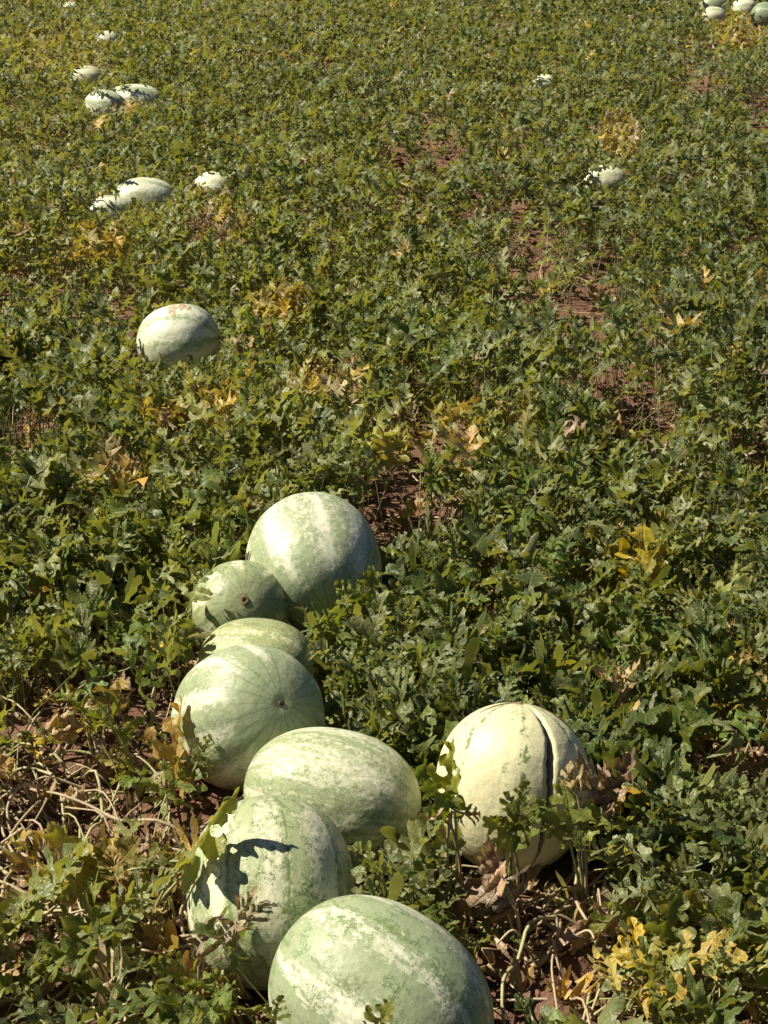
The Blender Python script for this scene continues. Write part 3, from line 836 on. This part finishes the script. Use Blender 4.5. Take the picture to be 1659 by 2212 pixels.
def scatter_shoots():
    ymin, ymax = 1.45, 23.5
    N = 31000
    out = []
    y = np.sqrt(RNG.random(N) * (ymax + 3) ** 2) ; y = y[(y > ymin) & (y < ymax)]
    # area-uniform over |x| < 0.27 y + 0.75
    hw = 0.272 * y + 0.55
    keep = RNG.random(len(y)) < np.clip(hw / (0.36 * y + 1e-6) , 0, 1)
    y = y[keep]; hw = hw[keep]
    x = (RNG.random(len(y)) * 2 - 1) * hw
    return x, y
sx, sy = scatter_shoots()
_ny = 1.45 + RNG.random(900) ** 0.7 * 4.0; _nx = (RNG.random(900) * 2 - 1) * (0.27 * _ny + 0.3)
sx = np.concatenate([sx, _nx]); sy = np.concatenate([sy, _ny])
dens = fbm(sx * 1.6 + 11, sy * 1.6 + 7, 3, 3)
keep = RNG.random(len(sx)) < np.clip((dens - 0.20) * 4.5, 0.22, 1)
sx, sy = sx[keep], sy[keep]
nl = RNG.integers(5, 9, len(sx))
own = np.repeat(np.arange(len(sx)), nl)
n = len(own)
ang = RNG.random(n) * 2 * math.pi
rad = np.abs(RNG.normal(0, 0.075, n)) + 0.012
X = sx[own] + np.cos(ang) * rad; Y = sy[own] + np.sin(ang) * rad
canopy = 0.070 + 0.38 * np.clip(fbm(X * 1.1 + 31, Y * 1.1 + 3, 5, 3) - 0.15, 0, 1) + 0.05 * (fbm(X * 5 + 1, Y * 5 + 2, 1, 2) - 0.4)
near_f = np.clip((Y - 2.0) / 3.0, 0, 1)
canopy = canopy + 0.035 * np.clip((Y - 3.5) / 2, 0, 1)
lev = RNG.random(n) ** 0.75
Z = ground_z(X, Y) + 0.02 + (canopy * (0.75 + 0.25 * near_f)) * lev
pos = np.stack([X, Y, Z], -1)
size = np.clip(RNG.normal(0.083, 0.020, n), 0.042, 0.14) * (0.96 + 0.16 * (1 - near_f))
az = ang + RNG.normal(0, 0.7, n)
pitch = RNG.normal(R(57), R(25), n) - (1 - lev) * R(15)
roll = RNG.normal(0, R(38), n)
Rm = rot_stack(az, pitch, roll)
tip = pos + Rm[:, :, 1] * (size * 0.8)[:, None]
midp = pos + Rm[:, :, 1] * (size * 0.45)[:, None]
px, py, dep = project(midp)
gpx, gpy, _ = project(np.stack([X, Y, np.zeros(n)], -1))
bare = np.maximum(field(px, py, BARE), 0.8 * field(gpx, gpy, BARE))
ok = RNG.random(n) > bare * 0.92
ok &= ~blocked(midp) & ~blocked(tip) & ~blocked(pos)
ok &= ~blocked(midp + Rm[:, :, 0] * (size * 0.38)[:, None]) & ~blocked(midp - Rm[:, :, 0] * (size * 0.38)[:, None])
# thin what no view of the place can show
ok &= (Y < 12) | (RNG.random(n) < 0.72)
size = np.where(Y < 12, size, size * 1.10)
ok &= (np.abs(px - IMW / 2) < IMW / 2 + 300) & (py < IMH + 330)
# age of the leaf: dull green to yellow to dry
patch = fbm(X * 0.8 + 5, Y * 0.8 + 9, 6, 3)
age = 0.07 + 0.23 * np.clip(patch - 0.25, 0, 1) + RNG.normal(0, 0.045, n) + 0.10 * (1 - lev) - 0.05 * np.clip((px - 900) / 800, -0.6, 1)
yl = field(px, py, YELLOW)
age = age + yl * RNG.uniform(0.3, 2.0, n)
odd = RNG.random(n)
age = np.where(odd > 0.985, RNG.uniform(0.45, 0.62, n), age)
age = np.where((odd < 0.010 + 0.05 * bare), RNG.uniform(0.66, 0.95, n), age)
age = np.clip(age, 0.0, 1)
rnd = RNG.random(n)
dist = np.hypot(X, Y)
lod = np.where(dist < 3.5, 0, np.where(dist < 7.0, 1, np.where(dist < 12.5, 2, 3)))
isdry = (age > 0.63) & (lod < 2)
parts = []
base = 0
for L_, sel, prot in ((0, (lod == 0) & ~isdry, PROTO[0]), (1, (lod == 1) & ~isdry, PROTO[1]), (2, lod == 2, PROTO[2]), (5, lod == 3, PROTO[3]), (3, (lod == 0) & isdry, DRY[0]), (4, (lod == 1) & isdry, DRY[1])):
    ids = np.nonzero(sel & ok)[0]
    if len(ids) == 0: continue
    v, f, l, a, q = leaf_cloud(prot, RNG.integers(0, 10 if L_ == 0 else len(prot), len(ids)), pos[ids], Rm[ids], size[ids] * (0.85 if L_ in (3, 4) else 1.0), age[ids], rnd[ids])
    parts.append((v, f + base, l, a, q)); base += len(v)
    print('leaves lod', L_, len(ids), 'tris', len(f))
vine_foliage = link('vine_foliage', np_mesh('vine_foliage', np.concatenate([p[0] for p in parts]), np.concatenate([p[1] for p in parts]),
    dict(lc=np.concatenate([p[2] for p in parts]), age=np.concatenate([p[3] for p in parts]), rnd=np.concatenate([p[4] for p in parts])), LEAF))
tag(vine_foliage, 'dense green watermelon vine leaves covering the whole field', 'foliage', kind='stuff')

# petioles under the nearer leaves, one mass
def prism_cloud(A, B, C, r0, r1):
    """bent three-sided stalks A -> B -> C"""
    n = len(A)
    rings = []
    for P, r in ((A, r0), (B, (r0 + r1) / 2), (C, r1)):
        for s in range(3):
            an = 2 * math.pi * s / 3
            rings.append(P + np.stack([np.cos(an) * r, np.sin(an) * r, np.zeros(n)], -1))
    V = np.stack(rings, 1).reshape(-1, 3)
    loc = []
    for q in range(2):
        for s in range(3):
            s2 = (s + 1) % 3
            loc.append((q * 3 + s, q * 3 + s2, q * 3 + 3 + s2, q * 3 + 3 + s))
    F = (np.array(loc)[None] + (np.arange(n) * 9)[:, None, None]).reshape(-1, 4)
    return V, F
ids = np.nonzero(ok & (dist < 7.0))[0]
A = pos[ids]
foot = np.stack([sx[own[ids]] + RNG.normal(0, 0.02, len(ids)), sy[own[ids]] + RNG.normal(0, 0.02, len(ids)), np.zeros(len(ids))], -1)
foot[:, 2] = ground_z(foot[:, 0], foot[:, 1]) - 0.004
B = (A + foot) / 2; B[:, :2] = foot[:, :2] * 0.65 + A[:, :2] * 0.35
g = ~blocked(B) & ~blocked(foot)
Vp, Fp = prism_cloud(A[g], B[g], foot[g], np.full(g.sum(), 0.0014), np.full(g.sum(), 0.0021))
petioles = link('leaf_stalks', np_mesh('leaf_stalks', Vp, Fp, mat=PETIOLE))
tag(petioles, 'thin pale green stalks under the vine leaves', 'stalks', kind='stuff')

# ------------------------------------------------------------------ clods and dry litter
def clods():
    N = 14000
    y = 1.5 + (RNG.random(N) ** 1.6) * 9
    x = (RNG.random(N) * 2 - 1) * (0.27 * y + 0.25)
    px, py, _ = project(np.stack([x, y, np.zeros(N)], -1))
    b = field(px, py, BARE)
    k = RNG.random(N) < 0.12 + b
    x, y = x[k], y[k]; N = len(x)
    r = np.clip(RNG.lognormal(math.log(0.0072), 0.62, N), 0.0025, 0.036)
    z = ground_z(x, y) + r * 0.35
    P = np.stack([x, y, z], -1)
    k = ~blocked(P, depth_only=True); P = P[k]; r = r[k]; N = len(P)
    ph = (1 + 5 ** 0.5) / 2
    ico = np.array([(-1, ph, 0), (1, ph, 0), (-1, -ph, 0), (1, -ph, 0), (0, -1, ph), (0, 1, ph), (0, -1, -ph), (0, 1, -ph), (ph, 0, -1), (ph, 0, 1), (-ph, 0, -1), (-ph, 0, 1)]) / math.hypot(1, ph)
    fi = np.array([(0, 11, 5), (0, 5, 1), (0, 1, 7), (0, 7, 10), (0, 10, 11), (1, 5, 9), (5, 11, 4), (11, 10, 2), (10, 7, 6), (7, 1, 8), (3, 9, 4), (3, 4, 2), (3, 2, 6), (3, 6, 8), (3, 8, 9), (4, 9, 5), (2, 4, 11), (6, 2, 10), (8, 6, 7), (9, 8, 1)])
    W = ico[None] * (1 + RNG.normal(0, 0.22, (N, 12, 1))) * r[:, None, None] * np.stack([RNG.uniform(0.8, 1.4, N), RNG.uniform(0.8, 1.4, N), RNG.uniform(0.5, 0.9, N)], -1)[:, None, :] + P[:, None, :]
    F = (fi[None] + (np.arange(N) * 12)[:, None, None]).reshape(-1, 3)
    o = link('soil_clods', np_mesh('soil_clods', W.reshape(-1, 3), F, mat=SOIL, smooth=False))
    tag(o, 'loose crumbs and clods of red soil', 'soil', kind='stuff')
clods()

def litter():
    N = 2600
    y = 1.5 + (RNG.random(N) ** 1.5) * 7
    x = (RNG.random(N) * 2 - 1) * (0.27 * y + 0.2)
    px, py, _ = project(np.stack([x, y, np.zeros(N)], -1))
    b = field(px, py, BARE)
    k = RNG.random(N) < 0.10 + 0.55 * b * np.clip(1.4 - y / 7, 0.1, 1)
    x, y = x[k], y[k]; N = len(x)
    P = np.stack([x, y, ground_z(x, y) + RNG.uniform(0.008, 0.03, N)], -1)
    Rr = rot_stack(RNG.random(N) * 6.28, RNG.normal(0.2, 0.4, N), RNG.normal(0, 0.6, N))
    sz = RNG.uniform(0.04, 0.095, N)
    mp = P + Rr[:, :, 1] * sz[:, None] * 0.5
    k = ~blocked(mp) & ~blocked(P) & ~blocked(mp + [0, 0, 0.03])
    P, Rr, sz = P[k], Rr[k], sz[k]; N = len(P)
    v, f, l, a, q = leaf_cloud(DRY[0], RNG.integers(0, 7, N), P, Rr, sz, np.clip(RNG.normal(0.80, 0.1, N), 0.62, 1), RNG.random(N))
    o = link('dry_leaf_litter', np_mesh('dry_leaf_litter', v, f, dict(lc=l, age=a, rnd=q), LEAF))
    tag(o, 'curled dead brown leaves littering the soil', 'leaf litter', kind='stuff')
litter()

def runners():
    rg = random.Random(5)
    acc = {0: ([], [], [0]), 1: ([], [], [0])}
    spots = [b for b in BARE if b[1] > 1350] + [b for b in BARE if b[1] > 1700 and b[0] < 500] * 3
    for i in range(350):
        if i < 170:
            y = 1.6 + rg.random() ** 1.3 * 5.5
            x = (rg.random() * 2 - 1) * (0.26 * y + 0.2)
        else:
            b = rg.choice(spots)
            q = on_ground(b[0] + rg.uniform(-1, 1) * b[2], b[1] + rg.uniform(-1, 1) * b[3])
            x, y = q[0], q[1]
        a = rg.random() * 6.28
        pts = []
        for k in range(9 if i < 170 else 12):
            pts.append((x, y, float(ground_z(x, y)) + 0.006 + rg.random() * (0.022 if i < 170 else 0.07)))
            a += rg.gauss(0, 0.35)
            x += math.cos(a) * 0.07; y += math.sin(a) * 0.07
        if blocked(np.array(pts)).any(): continue
        r0 = rg.uniform(0.0018, 0.0038) if i < 170 else rg.uniform(0.0016, 0.0036)
        P = spline(pts, 3)
        v, f = tube(P, [r0 * (1 - 0.65 * k / len(P)) * (1.3 if k % 7 == 0 else 1.0) for k in range(len(P))], 5)
        A_ = acc[i % 2]; A_[0].append(v); A_[1].append(f + A_[2][0]); A_[2][0] += len(v)
    for q, (nm, mt, lb) in enumerate((('runner_stems', STEM, 'tangle of thin pale vine runners on the soil'), ('dry_runner_stems', STEM_DRY, 'dead tan runners among the pale ones on the soil'))):
        o = link(nm, np_mesh(nm, np.concatenate(acc[q][0]), np.concatenate(acc[q][1]), mat=mt))
        tag(o, lb, 'stems', kind='stuff')
runners()
# ------------------------------------------------------------------ vines one can tell apart in the foreground
_leaf_cache = {}
def leaf_mesh(kind, var, age):
    key = (kind, var, round(age * 20))
    if key not in _leaf_cache:
        p = (DRY if kind == 'dry' else PROTO)[0][var]
        nv = len(p['V'])
        _leaf_cache[key] = np_mesh('leaf', p['V'], p['F'], dict(lc=p['lc'], age=np.full(nv, round(age * 20) / 20), rnd=np.full(nv, 0.0)), LEAF)
    return _leaf_cache[key]
HR = random.Random(21)
def vine_root(name, label, at, cat='vine', group='vines in the foreground'):
    e = bpy.data.objects.new(name, None)
    e.empty_display_size = 0.05
    COL.objects.link(e)
    e.location = Vector([float(c) for c in at])
    tag(e, label, cat, group)
    return e
def put_leaf(vine, base, Rm3, size, kind, age, foot, var=None, droop=0.0, calm=False):
    prot = (DRY if kind == 'dry' else PROTO)[0]
    if var is None:
        var = HR.randrange(len(prot)) if (kind == 'dry' or not calm) else 12 + HR.randrange(4)
    o = link('leaf', leaf_mesh(kind, var, age), vine)
    M4 = Matrix((np.asarray(Rm3) * size).tolist()).to_4x4()
    M4.translation = Vector([float(c) for c in base]) - vine.location
    o.matrix_basis = M4
    if foot is not None:
        b = np.asarray(base, float); ft = np.asarray(foot, float)
        ydir = np.asarray(Rm3)[:, 1]
        mid = b * 0.45 + ft * 0.55 + np.array([HR.gauss(0, 0.006), HR.gauss(0, 0.006), 0.012])
        pts = spline([ft, mid, b - ydir * 0.012 * (1 if droop == 0 else 0.5), b + ydir * 0.02], 4)
        rr = [0.0030 - 0.0012 * k / (len(pts) - 1) for k in range(len(pts))]
        v, f = tube(pts, rr, 6)
        inv = np.linalg.inv(np.asarray(Rm3) * size)
        v = (v - b) @ inv.T
        link('petiole', np_mesh('petiole', v, f, mat=STEM_DRY if kind == 'dry' else PETIOLE), o)
    return o
def put_stem(vine, pts, r0=0.0042, r1=0.0022, dry=False, name='stem', sides=7):
    P = spline(pts, 6)
    n = len(P)
    rr = [(r0 + (r1 - r0) * k / (n - 1)) * (1 + 0.18 * math.exp(-((k % 6) / 0.8) ** 2)) for k in range(n)]
    v, f = tube(P, rr, sides)
    v = v - np.array(vine.location)
    return link(name, np_mesh(name, v, f, mat=STEM_DRY if dry else STEM), vine)
def gpt(px, py, h=0.008):
    p = on_ground(px, py)
    p[2] = float(ground_z(p[0], p[1])) + h
    return p
def frame_from(base, tip, hint, wx=1.0):
    y = tip - base; y = y / np.linalg.norm(y)
    h = np.asarray(hint, float)
    z = h - y * (h @ y); z /= np.linalg.norm(z)
    x = np.cross(y, z)
    return np.stack([x * wx, y, z], 1)
def vine(label, path, n, ages, size=(0.09, 0.13), kind='green', height=(0.04, 0.12), extra=(), dry_stem=False, r0=0.0042, group='vines in the foreground', name='watermelon_vine', free=False, tendril=True):
    pts = [gpt(px, py, 0.006 + 0.012 * (i % 2)) for i, (px, py) in enumerate(path)]
    v = vine_root(name, label, pts[0], group=group)
    put_stem(v, pts, r0, r0 * 0.5, dry_stem)
    P = spline(pts, 8)
    for i in range(n):
        for attempt in range(40):
            k = min(len(P) - 1, int((i + HR.random()) / n * len(P)))
            foot = P[k]
            az = HR.random() * 2 * math.pi
            hgt = HR.uniform(*height)
            off = HR.uniform(0.015, 0.06)
            base = foot + np.array([math.cos(az) * off, math.sin(az) * off, hgt])
            az2 = az + HR.gauss(0, 0.6)
            if kind == 'dry':
                pit = HR.gauss(-0.7, 0.4)
            else:
                pit = HR.gauss(R(38), R(24))
            Rm3 = rot_stack(np.array([az2]), np.array([pit]), np.array([HR.gauss(0, 0.5)]))[0]
            sz = HR.uniform(*size)
            chk = np.array([base, base + Rm3[:, 1] * sz * 0.5, base + Rm3[:, 1] * sz * 0.95, base + Rm3[:, 1] * sz * 0.4 + Rm3[:, 0] * sz * 0.42, base + Rm3[:, 1] * sz * 0.4 - Rm3[:, 0] * sz * 0.42, (base + foot) / 2])
            if kind == 'dry' and chk[2][2] < 0.01: continue
            if not (blocked(chk).any() if not free else blocked(chk, depth_only=True).any()):
                a = HR.uniform(*ages)
                put_leaf(v, base, Rm3, sz, 'dry' if a > 0.63 else 'green', a, foot)
                break
    for e in extra:
        kd = e.get('kind', 'green')
        b = on_plane(e['b'][0], e['b'][1], e['Y'] if 'Y' in e else on_ground(0, e['row'])[1])
        t = on_plane(e['t'][0], e['t'][1], e.get('Yt', e['Y']) if 'Y' in e else on_ground(0, e.get('rowt', e['row']))[1])
        ft = gpt(*e['foot']) if 'foot' in e else None
        hint = e.get('hint', (-0.3, -0.7, 0.6))
        put_leaf(v, b, frame_from(b, t, hint, e.get('wx', 1.0)), np.linalg.norm(t - b) * e.get('k', 1.08), kd, e['age'], ft, e.get('pv'), 1.0 if kd == 'dry' else 0.0, True)
    if tendril and n >= 6:
        # a coiled tendril near the tip
        p0 = P[-1]
        tp = [p0 + np.array([0.012 * math.cos(q * 0.9) + 0.004 * q, 0.012 * math.sin(q * 0.9), 0.02 + 0.006 * q]) for q in range(14)]
        if not blocked(np.array(tp)).any():
            vv, ff = tube([p0] + tp, [0.0012] * 15, 5)
            link('tendril', np_mesh('tendril', vv - np.array(v.location), ff, mat=PETIOLE), v)
    return v

vine('leafy green vine in the bottom left corner', [(-60, 2190), (80, 2150), (180, 2120), (300, 2160)], 16, (0.10, 0.30), (0.09, 0.13), extra=[
    dict(b=(215, 2150), t=(255, 2010), row=2190, age=0.20, foot=(200, 2200)), dict(b=(240, 2170), t=(330, 2080), row=2200, age=0.22, foot=(235, 2215))])
vine('yellowing vine with upright pale leaves beside bare runners', [(60, 2010), (150, 1990), (210, 1960), (290, 1960)], 5, (0.30, 0.52), (0.07, 0.11), extra=[
    dict(b=(195, 1900), t=(110, 1790), row=1990, age=0.33, foot=(205, 1985)), dict(b=(230, 1900), t=(290, 1815), row=1990, age=0.42, foot=(215, 1985)), dict(b=(285, 1880), t=(395, 1850), row=1980, age=0.30, foot=(300, 1960))])
vine('vine with one long lobed leaf shading the crackled watermelon', [(240, 2110), (320, 2060), (390, 2050)], 3, (0.3, 0.6), (0.06, 0.08), extra=[
    dict(b=(398, 1862), t=(522, 1712), Y=1.93, Yt=1.92, age=0.28, foot=(318, 2040), hint=(0.55, -0.75, 0.45), k=1.0, wx=0.40, pv=14),
    dict(b=(395, 1865), t=(290, 1850), Y=1.95, Yt=1.95, age=0.30, wx=0.7, foot=(318, 2040), hint=(0.1, -0.6, 0.8))])
vine('bare tan runner arching over the soil at left edge', [(-20, 1800), (60, 1770), (140, 1780), (250, 1850), (330, 1900), (400, 1930)], 4, (0.25, 0.8), (0.06, 0.09), dry_stem=True, r0=0.0050)
vine('thick bare runner lying low near left edge', [(-30, 2000), (90, 1985), (200, 1975), (330, 1990), (440, 2020)], 3, (0.6, 0.9), (0.06, 0.08), r0=0.0050)
vine('looping runner at left edge below the arching one', [(-30, 1850), (20, 1895), (100, 1905), (170, 1880), (150, 1830)], 2, (0.3, 0.8), (0.06, 0.08), r0=0.0040)
vine('wilted grey green vine left of the star-marked watermelon', [(140, 1760), (230, 1730), (330, 1720), (420, 1700), (480, 1690)], 6, (0.18, 0.30), (0.06, 0.09), height=(0.01, 0.04), extra=[
    dict(b=(345, 1735), t=(430, 1640), Y=2.36, age=0.18, foot=(330, 1760), hint=(0.2, -0.6, 0.7)), dict(b=(420, 1660), t=(455, 1590), Y=2.36, age=0.12, foot=(410, 1715), hint=(-0.3, -0.9, 0.2))])
vine('vine with a large yellow leaf leaning on the star-marked watermelon', [(330, 1700), (380, 1690), (420, 1710)], 3, (0.4, 0.62), (0.06, 0.08), height=(0.01, 0.04), extra=[
    dict(b=(385, 1680), t=(352, 1530), Y=2.39, age=0.50, foot=(390, 1700), hint=(-0.6, -0.6, 0.5), wx=0.55, pv=12), dict(b=(392, 1680), t=(412, 1600), Y=2.39, age=0.72, kind='dry', foot=(390, 1700))])
vine('shrivelled brown leaves in front of the crackled watermelon', [(400, 2040), (470, 2010), (560, 2010), (600, 2040)], 6, (0.68, 0.98), (0.06, 0.09), kind='dry', height=(0.02, 0.06), dry_stem=True, free=True, extra=[
    dict(b=(515, 2010), t=(575, 1940), Y=1.80, age=0.90, kind='dry', foot=(480, 2150)), dict(b=(505, 2015), t=(525, 1940), Y=1.80, age=0.82, kind='dry', foot=(480, 2150)),
    dict(b=(430, 2110), t=(425, 1995), Y=1.80, age=0.95, kind='dry', foot=(440, 2150))])
vine('dead brown vine heaped left of the largest watermelon', [(300, 2130), (380, 2120), (470, 2140), (540, 2160)], 9, (0.66, 0.95), (0.08, 0.12), kind='dry', height=(0.02, 0.07), dry_stem=True, extra=[
    dict(b=(470, 2120), t=(330, 2090), row=2160, age=0.80, kind='dry', foot=(500, 2200)), dict(b=(480, 2110), t=(470, 2190), row=2190, age=0.55, foot=(510, 2220))])
vine('green vine crowding the bottom edge before the largest watermelon', [(380, 2260), (500, 2250), (620, 2240), (800, 2240)], 7, (0.16, 0.36), (0.07, 0.10), extra=[
    dict(b=(590, 2230), t=(600, 2160), Y=1.55, age=0.26, foot=(585, 2420)), dict(b=(815, 2232), t=(835, 2170), Y=1.55, age=0.30, foot=(812, 2420))])
vine('big-leaved green vine at left edge level with the small striped watermelon', [(-40, 1400), (60, 1370), (160, 1340), (260, 1330)], 14, (0.06, 0.24), (0.10, 0.145))
vine('green vine left of the small striped watermelon with a leaf over it', [(230, 1290), (310, 1300), (370, 1330), (400, 1360)], 9, (0.10, 0.26), (0.09, 0.12), extra=[
    dict(b=(400, 1330), t=(425, 1232), Y=2.90, age=0.22, foot=(395, 1400), hint=(-0.6, -0.6, 0.5)), dict(b=(350, 1400), t=(440, 1335), Y=2.90, age=0.78, kind='dry', foot=(340, 1400), hint=(0, -0.5, 0.85))])
vine('low dark green vine at left edge above the bare runners', [(-40, 1530), (50, 1510), (150, 1520), (230, 1560)], 10, (0.06, 0.26), (0.09, 0.13))
vine('half dried vine on bare soil left of the star-marked watermelon', [(60, 1660), (140, 1640), (220, 1640), (300, 1650)], 7, (0.30, 0.85), (0.07, 0.11))
vine('bright green vine right of the big round white-mottled watermelon', [(730, 1370), (790, 1340), (860, 1310), (950, 1290)], 13, (0.10, 0.28), (0.09, 0.13), extra=[
    dict(b=(800, 1330), t=(730, 1265), Y=2.95, age=0.24, foot=(800, 1410)), dict(b=(810, 1320), t=(800, 1230), Y=2.95, age=0.20, foot=(805, 1410)), dict(b=(830, 1335), t=(880, 1250), Y=2.95, age=0.14, foot=(815, 1410))])
vine('pale wilting vine right of the half-hidden yellowish watermelon', [(690, 1440), (760, 1430), (840, 1410), (930, 1420)], 11, (0.14, 0.34), (0.08, 0.12))
vine('dense green vine between the star-marked and split watermelons', [(720, 1560), (790, 1530), (870, 1520), (940, 1500)], 13, (0.08, 0.24), (0.09, 0.12))
vine('crinkled dark green vine in the gap behind the largest watermelon', [(760, 1860), (810, 1840), (870, 1830), (920, 1850)], 12, (0.02, 0.16), (0.06, 0.09), height=(0.02, 0.07))
vine('single green shoot standing before the split watermelon, left side', [(1000, 1920), (985, 1890), (970, 1870)], 2, (0.2, 0.8), (0.05, 0.07), height=(0.01, 0.03), extra=[
    dict(b=(975, 1735), t=(958, 1612), Y=2.09, Yt=2.09, age=0.28, foot=(985, 1985), hint=(-0.5, -0.8, 0.3), wx=0.5), dict(b=(972, 1745), t=(915, 1690), Y=2.07, Yt=2.06, age=0.22, foot=(985, 1985)), dict(b=(980, 1760), t=(1050, 1755), Y=2.07, Yt=2.06, age=0.66, kind='dry', foot=(985, 1985)), dict(b=(962, 1752), t=(905, 1800), Y=2.07, Yt=2.06, age=0.85, kind='dry', foot=(985, 1985))])
vine('green shoot standing before the middle of the split watermelon', [(1090, 1890), (1110, 1880), (1130, 1880)], 2, (0.2, 0.4), (0.05, 0.07), height=(0.01, 0.04), extra=[
    dict(b=(1112, 1790), t=(1128, 1700), Y=2.08, Yt=2.07, age=0.24, foot=(1112, 1980)), dict(b=(1115, 1800), t=(1170, 1735), Y=2.08, Yt=2.07, age=0.20, foot=(1112, 1980)), dict(b=(1105, 1810), t=(1050, 1770), Y=2.08, Yt=2.07, age=0.30, foot=(1112, 1980))])
vine('tall green shoot before the right side of the split watermelon', [(1300, 2000), (1270, 1960), (1250, 1940)], 2, (0.2, 0.5), (0.05, 0.07), height=(0.01, 0.04), extra=[
    dict(b=(1240, 1795), t=(1215, 1700), Y=2.07, Yt=2.07, age=0.26, foot=(1265, 1985)), dict(b=(1238, 1800), t=(1160, 1760), Y=2.07, Yt=2.07, age=0.22, foot=(1265, 1985)), dict(b=(1242, 1802), t=(1290, 1745), Y=2.07, Yt=2.07, age=0.28, foot=(1265, 1985)), dict(b=(1248, 1725), t=(1222, 1655), Y=2.07, Yt=2.07, age=0.66, kind='dry', foot=(1265, 1985))])
vine('drooping dead tan leaf on a stalk before the split watermelon', [(1140, 2090), (1120, 2070), (1080, 2070)], 1, (0.7, 0.9), (0.05, 0.07), kind='dry', height=(0.02, 0.04), dry_stem=True, free=True, extra=[
    dict(b=(1078, 1905), t=(985, 1990), row=2070, age=0.74, kind='dry', foot=(1118, 2068), k=1.5, hint=(-0.2, -0.8, 0.5)), dict(b=(1078, 1905), t=(1060, 1845), row=2070, age=0.78, kind='dry', foot=(1118, 2068), k=1.3), dict(b=(1075, 1908), t=(1050, 1990), row=2072, age=0.84, kind='dry', foot=(1118, 2068), k=1.4)])
vine('dark brown curled leaf rising right of the split watermelon', [(1330, 1850), (1310, 1830), (1290, 1830)], 2, (0.3, 0.6), (0.06, 0.08), height=(0.02, 0.05), extra=[
    dict(b=(1305, 1740), t=(1270, 1665), Y=2.12, age=0.97, kind='dry', foot=(1305, 1835), k=1.5, hint=(-0.2, 0.9, 0.3)), dict(b=(1312, 1735), t=(1345, 1660), Y=2.12, age=0.95, kind='dry', foot=(1305, 1835), k=1.3)])
vine('forked tan dead stem with shrivelled leaves near bottom right', [(1150, 2100), (1210, 2065), (1290, 2020), (1360, 1990), (1450, 1990)], 9, (0.72, 0.92), (0.07, 0.11), kind='dry', height=(0.02, 0.09), dry_stem=True, r0=0.0062)
vine('yellow dying vine in the bottom right corner', [(1320, 2190), (1400, 2170), (1480, 2150), (1560, 2170), (1640, 2180)], 14, (0.16, 0.50), (0.09, 0.13))
vine('thick green vine at right edge above the yellow corner vine', [(1430, 2060), (1510, 2030), (1590, 2010), (1690, 2010)], 15, (0.12, 0.34), (0.09, 0.13))
vine('broad-leaved green vine right of the split watermelon', [(1350, 1860), (1420, 1840), (1500, 1830), (1580, 1820)], 14, (0.10, 0.26), (0.10, 0.14), extra=[
    dict(b=(1480, 1760), t=(1600, 1690), row=1850, age=0.16, foot=(1475, 1850)), dict(b=(1450, 1750), t=(1440, 1650), row=1845, age=0.20, foot=(1455, 1850))])
vine('faded yellow green vine with small leaves right of split watermelon', [(1290, 1900), (1370, 1910), (1450, 1900), (1520, 1890)], 9, (0.26, 0.50), (0.07, 0.10), height=(0.02, 0.08))
vine('yellow green vine with two tall leaves in a V', [(1480, 1420), (1530, 1400), (1580, 1400)], 5, (0.16, 0.3), (0.08, 0.11), extra=[
    dict(b=(1528, 1330), t=(1455, 1270), row=1400, age=0.34, foot=(1530, 1400), wx=0.6), dict(b=(1532, 1330), t=(1612, 1195), row=1400, age=0.32, foot=(1530, 1400), hint=(-0.6, -0.6, 0.5), wx=0.5)])
vine('tan runner fanning over bare soil at right edge', [(1700, 1650), (1640, 1630), (1580, 1625), (1520, 1650), (1470, 1690)], 3, (0.3, 0.8), (0.06, 0.09), dry_stem=True, r0=0.0045)
vine('fine-leaved green sprig right of the largest watermelon', [(960, 2050), (1000, 2020), (1030, 2030)], 9, (0.10, 0.24), (0.045, 0.07), height=(0.01, 0.06))
vine('green vine behind the split watermelon with yellowed inner leaves', [(1180, 1560), (1260, 1540), (1340, 1530), (1420, 1540)], 12, (0.10, 0.42), (0.09, 0.12))
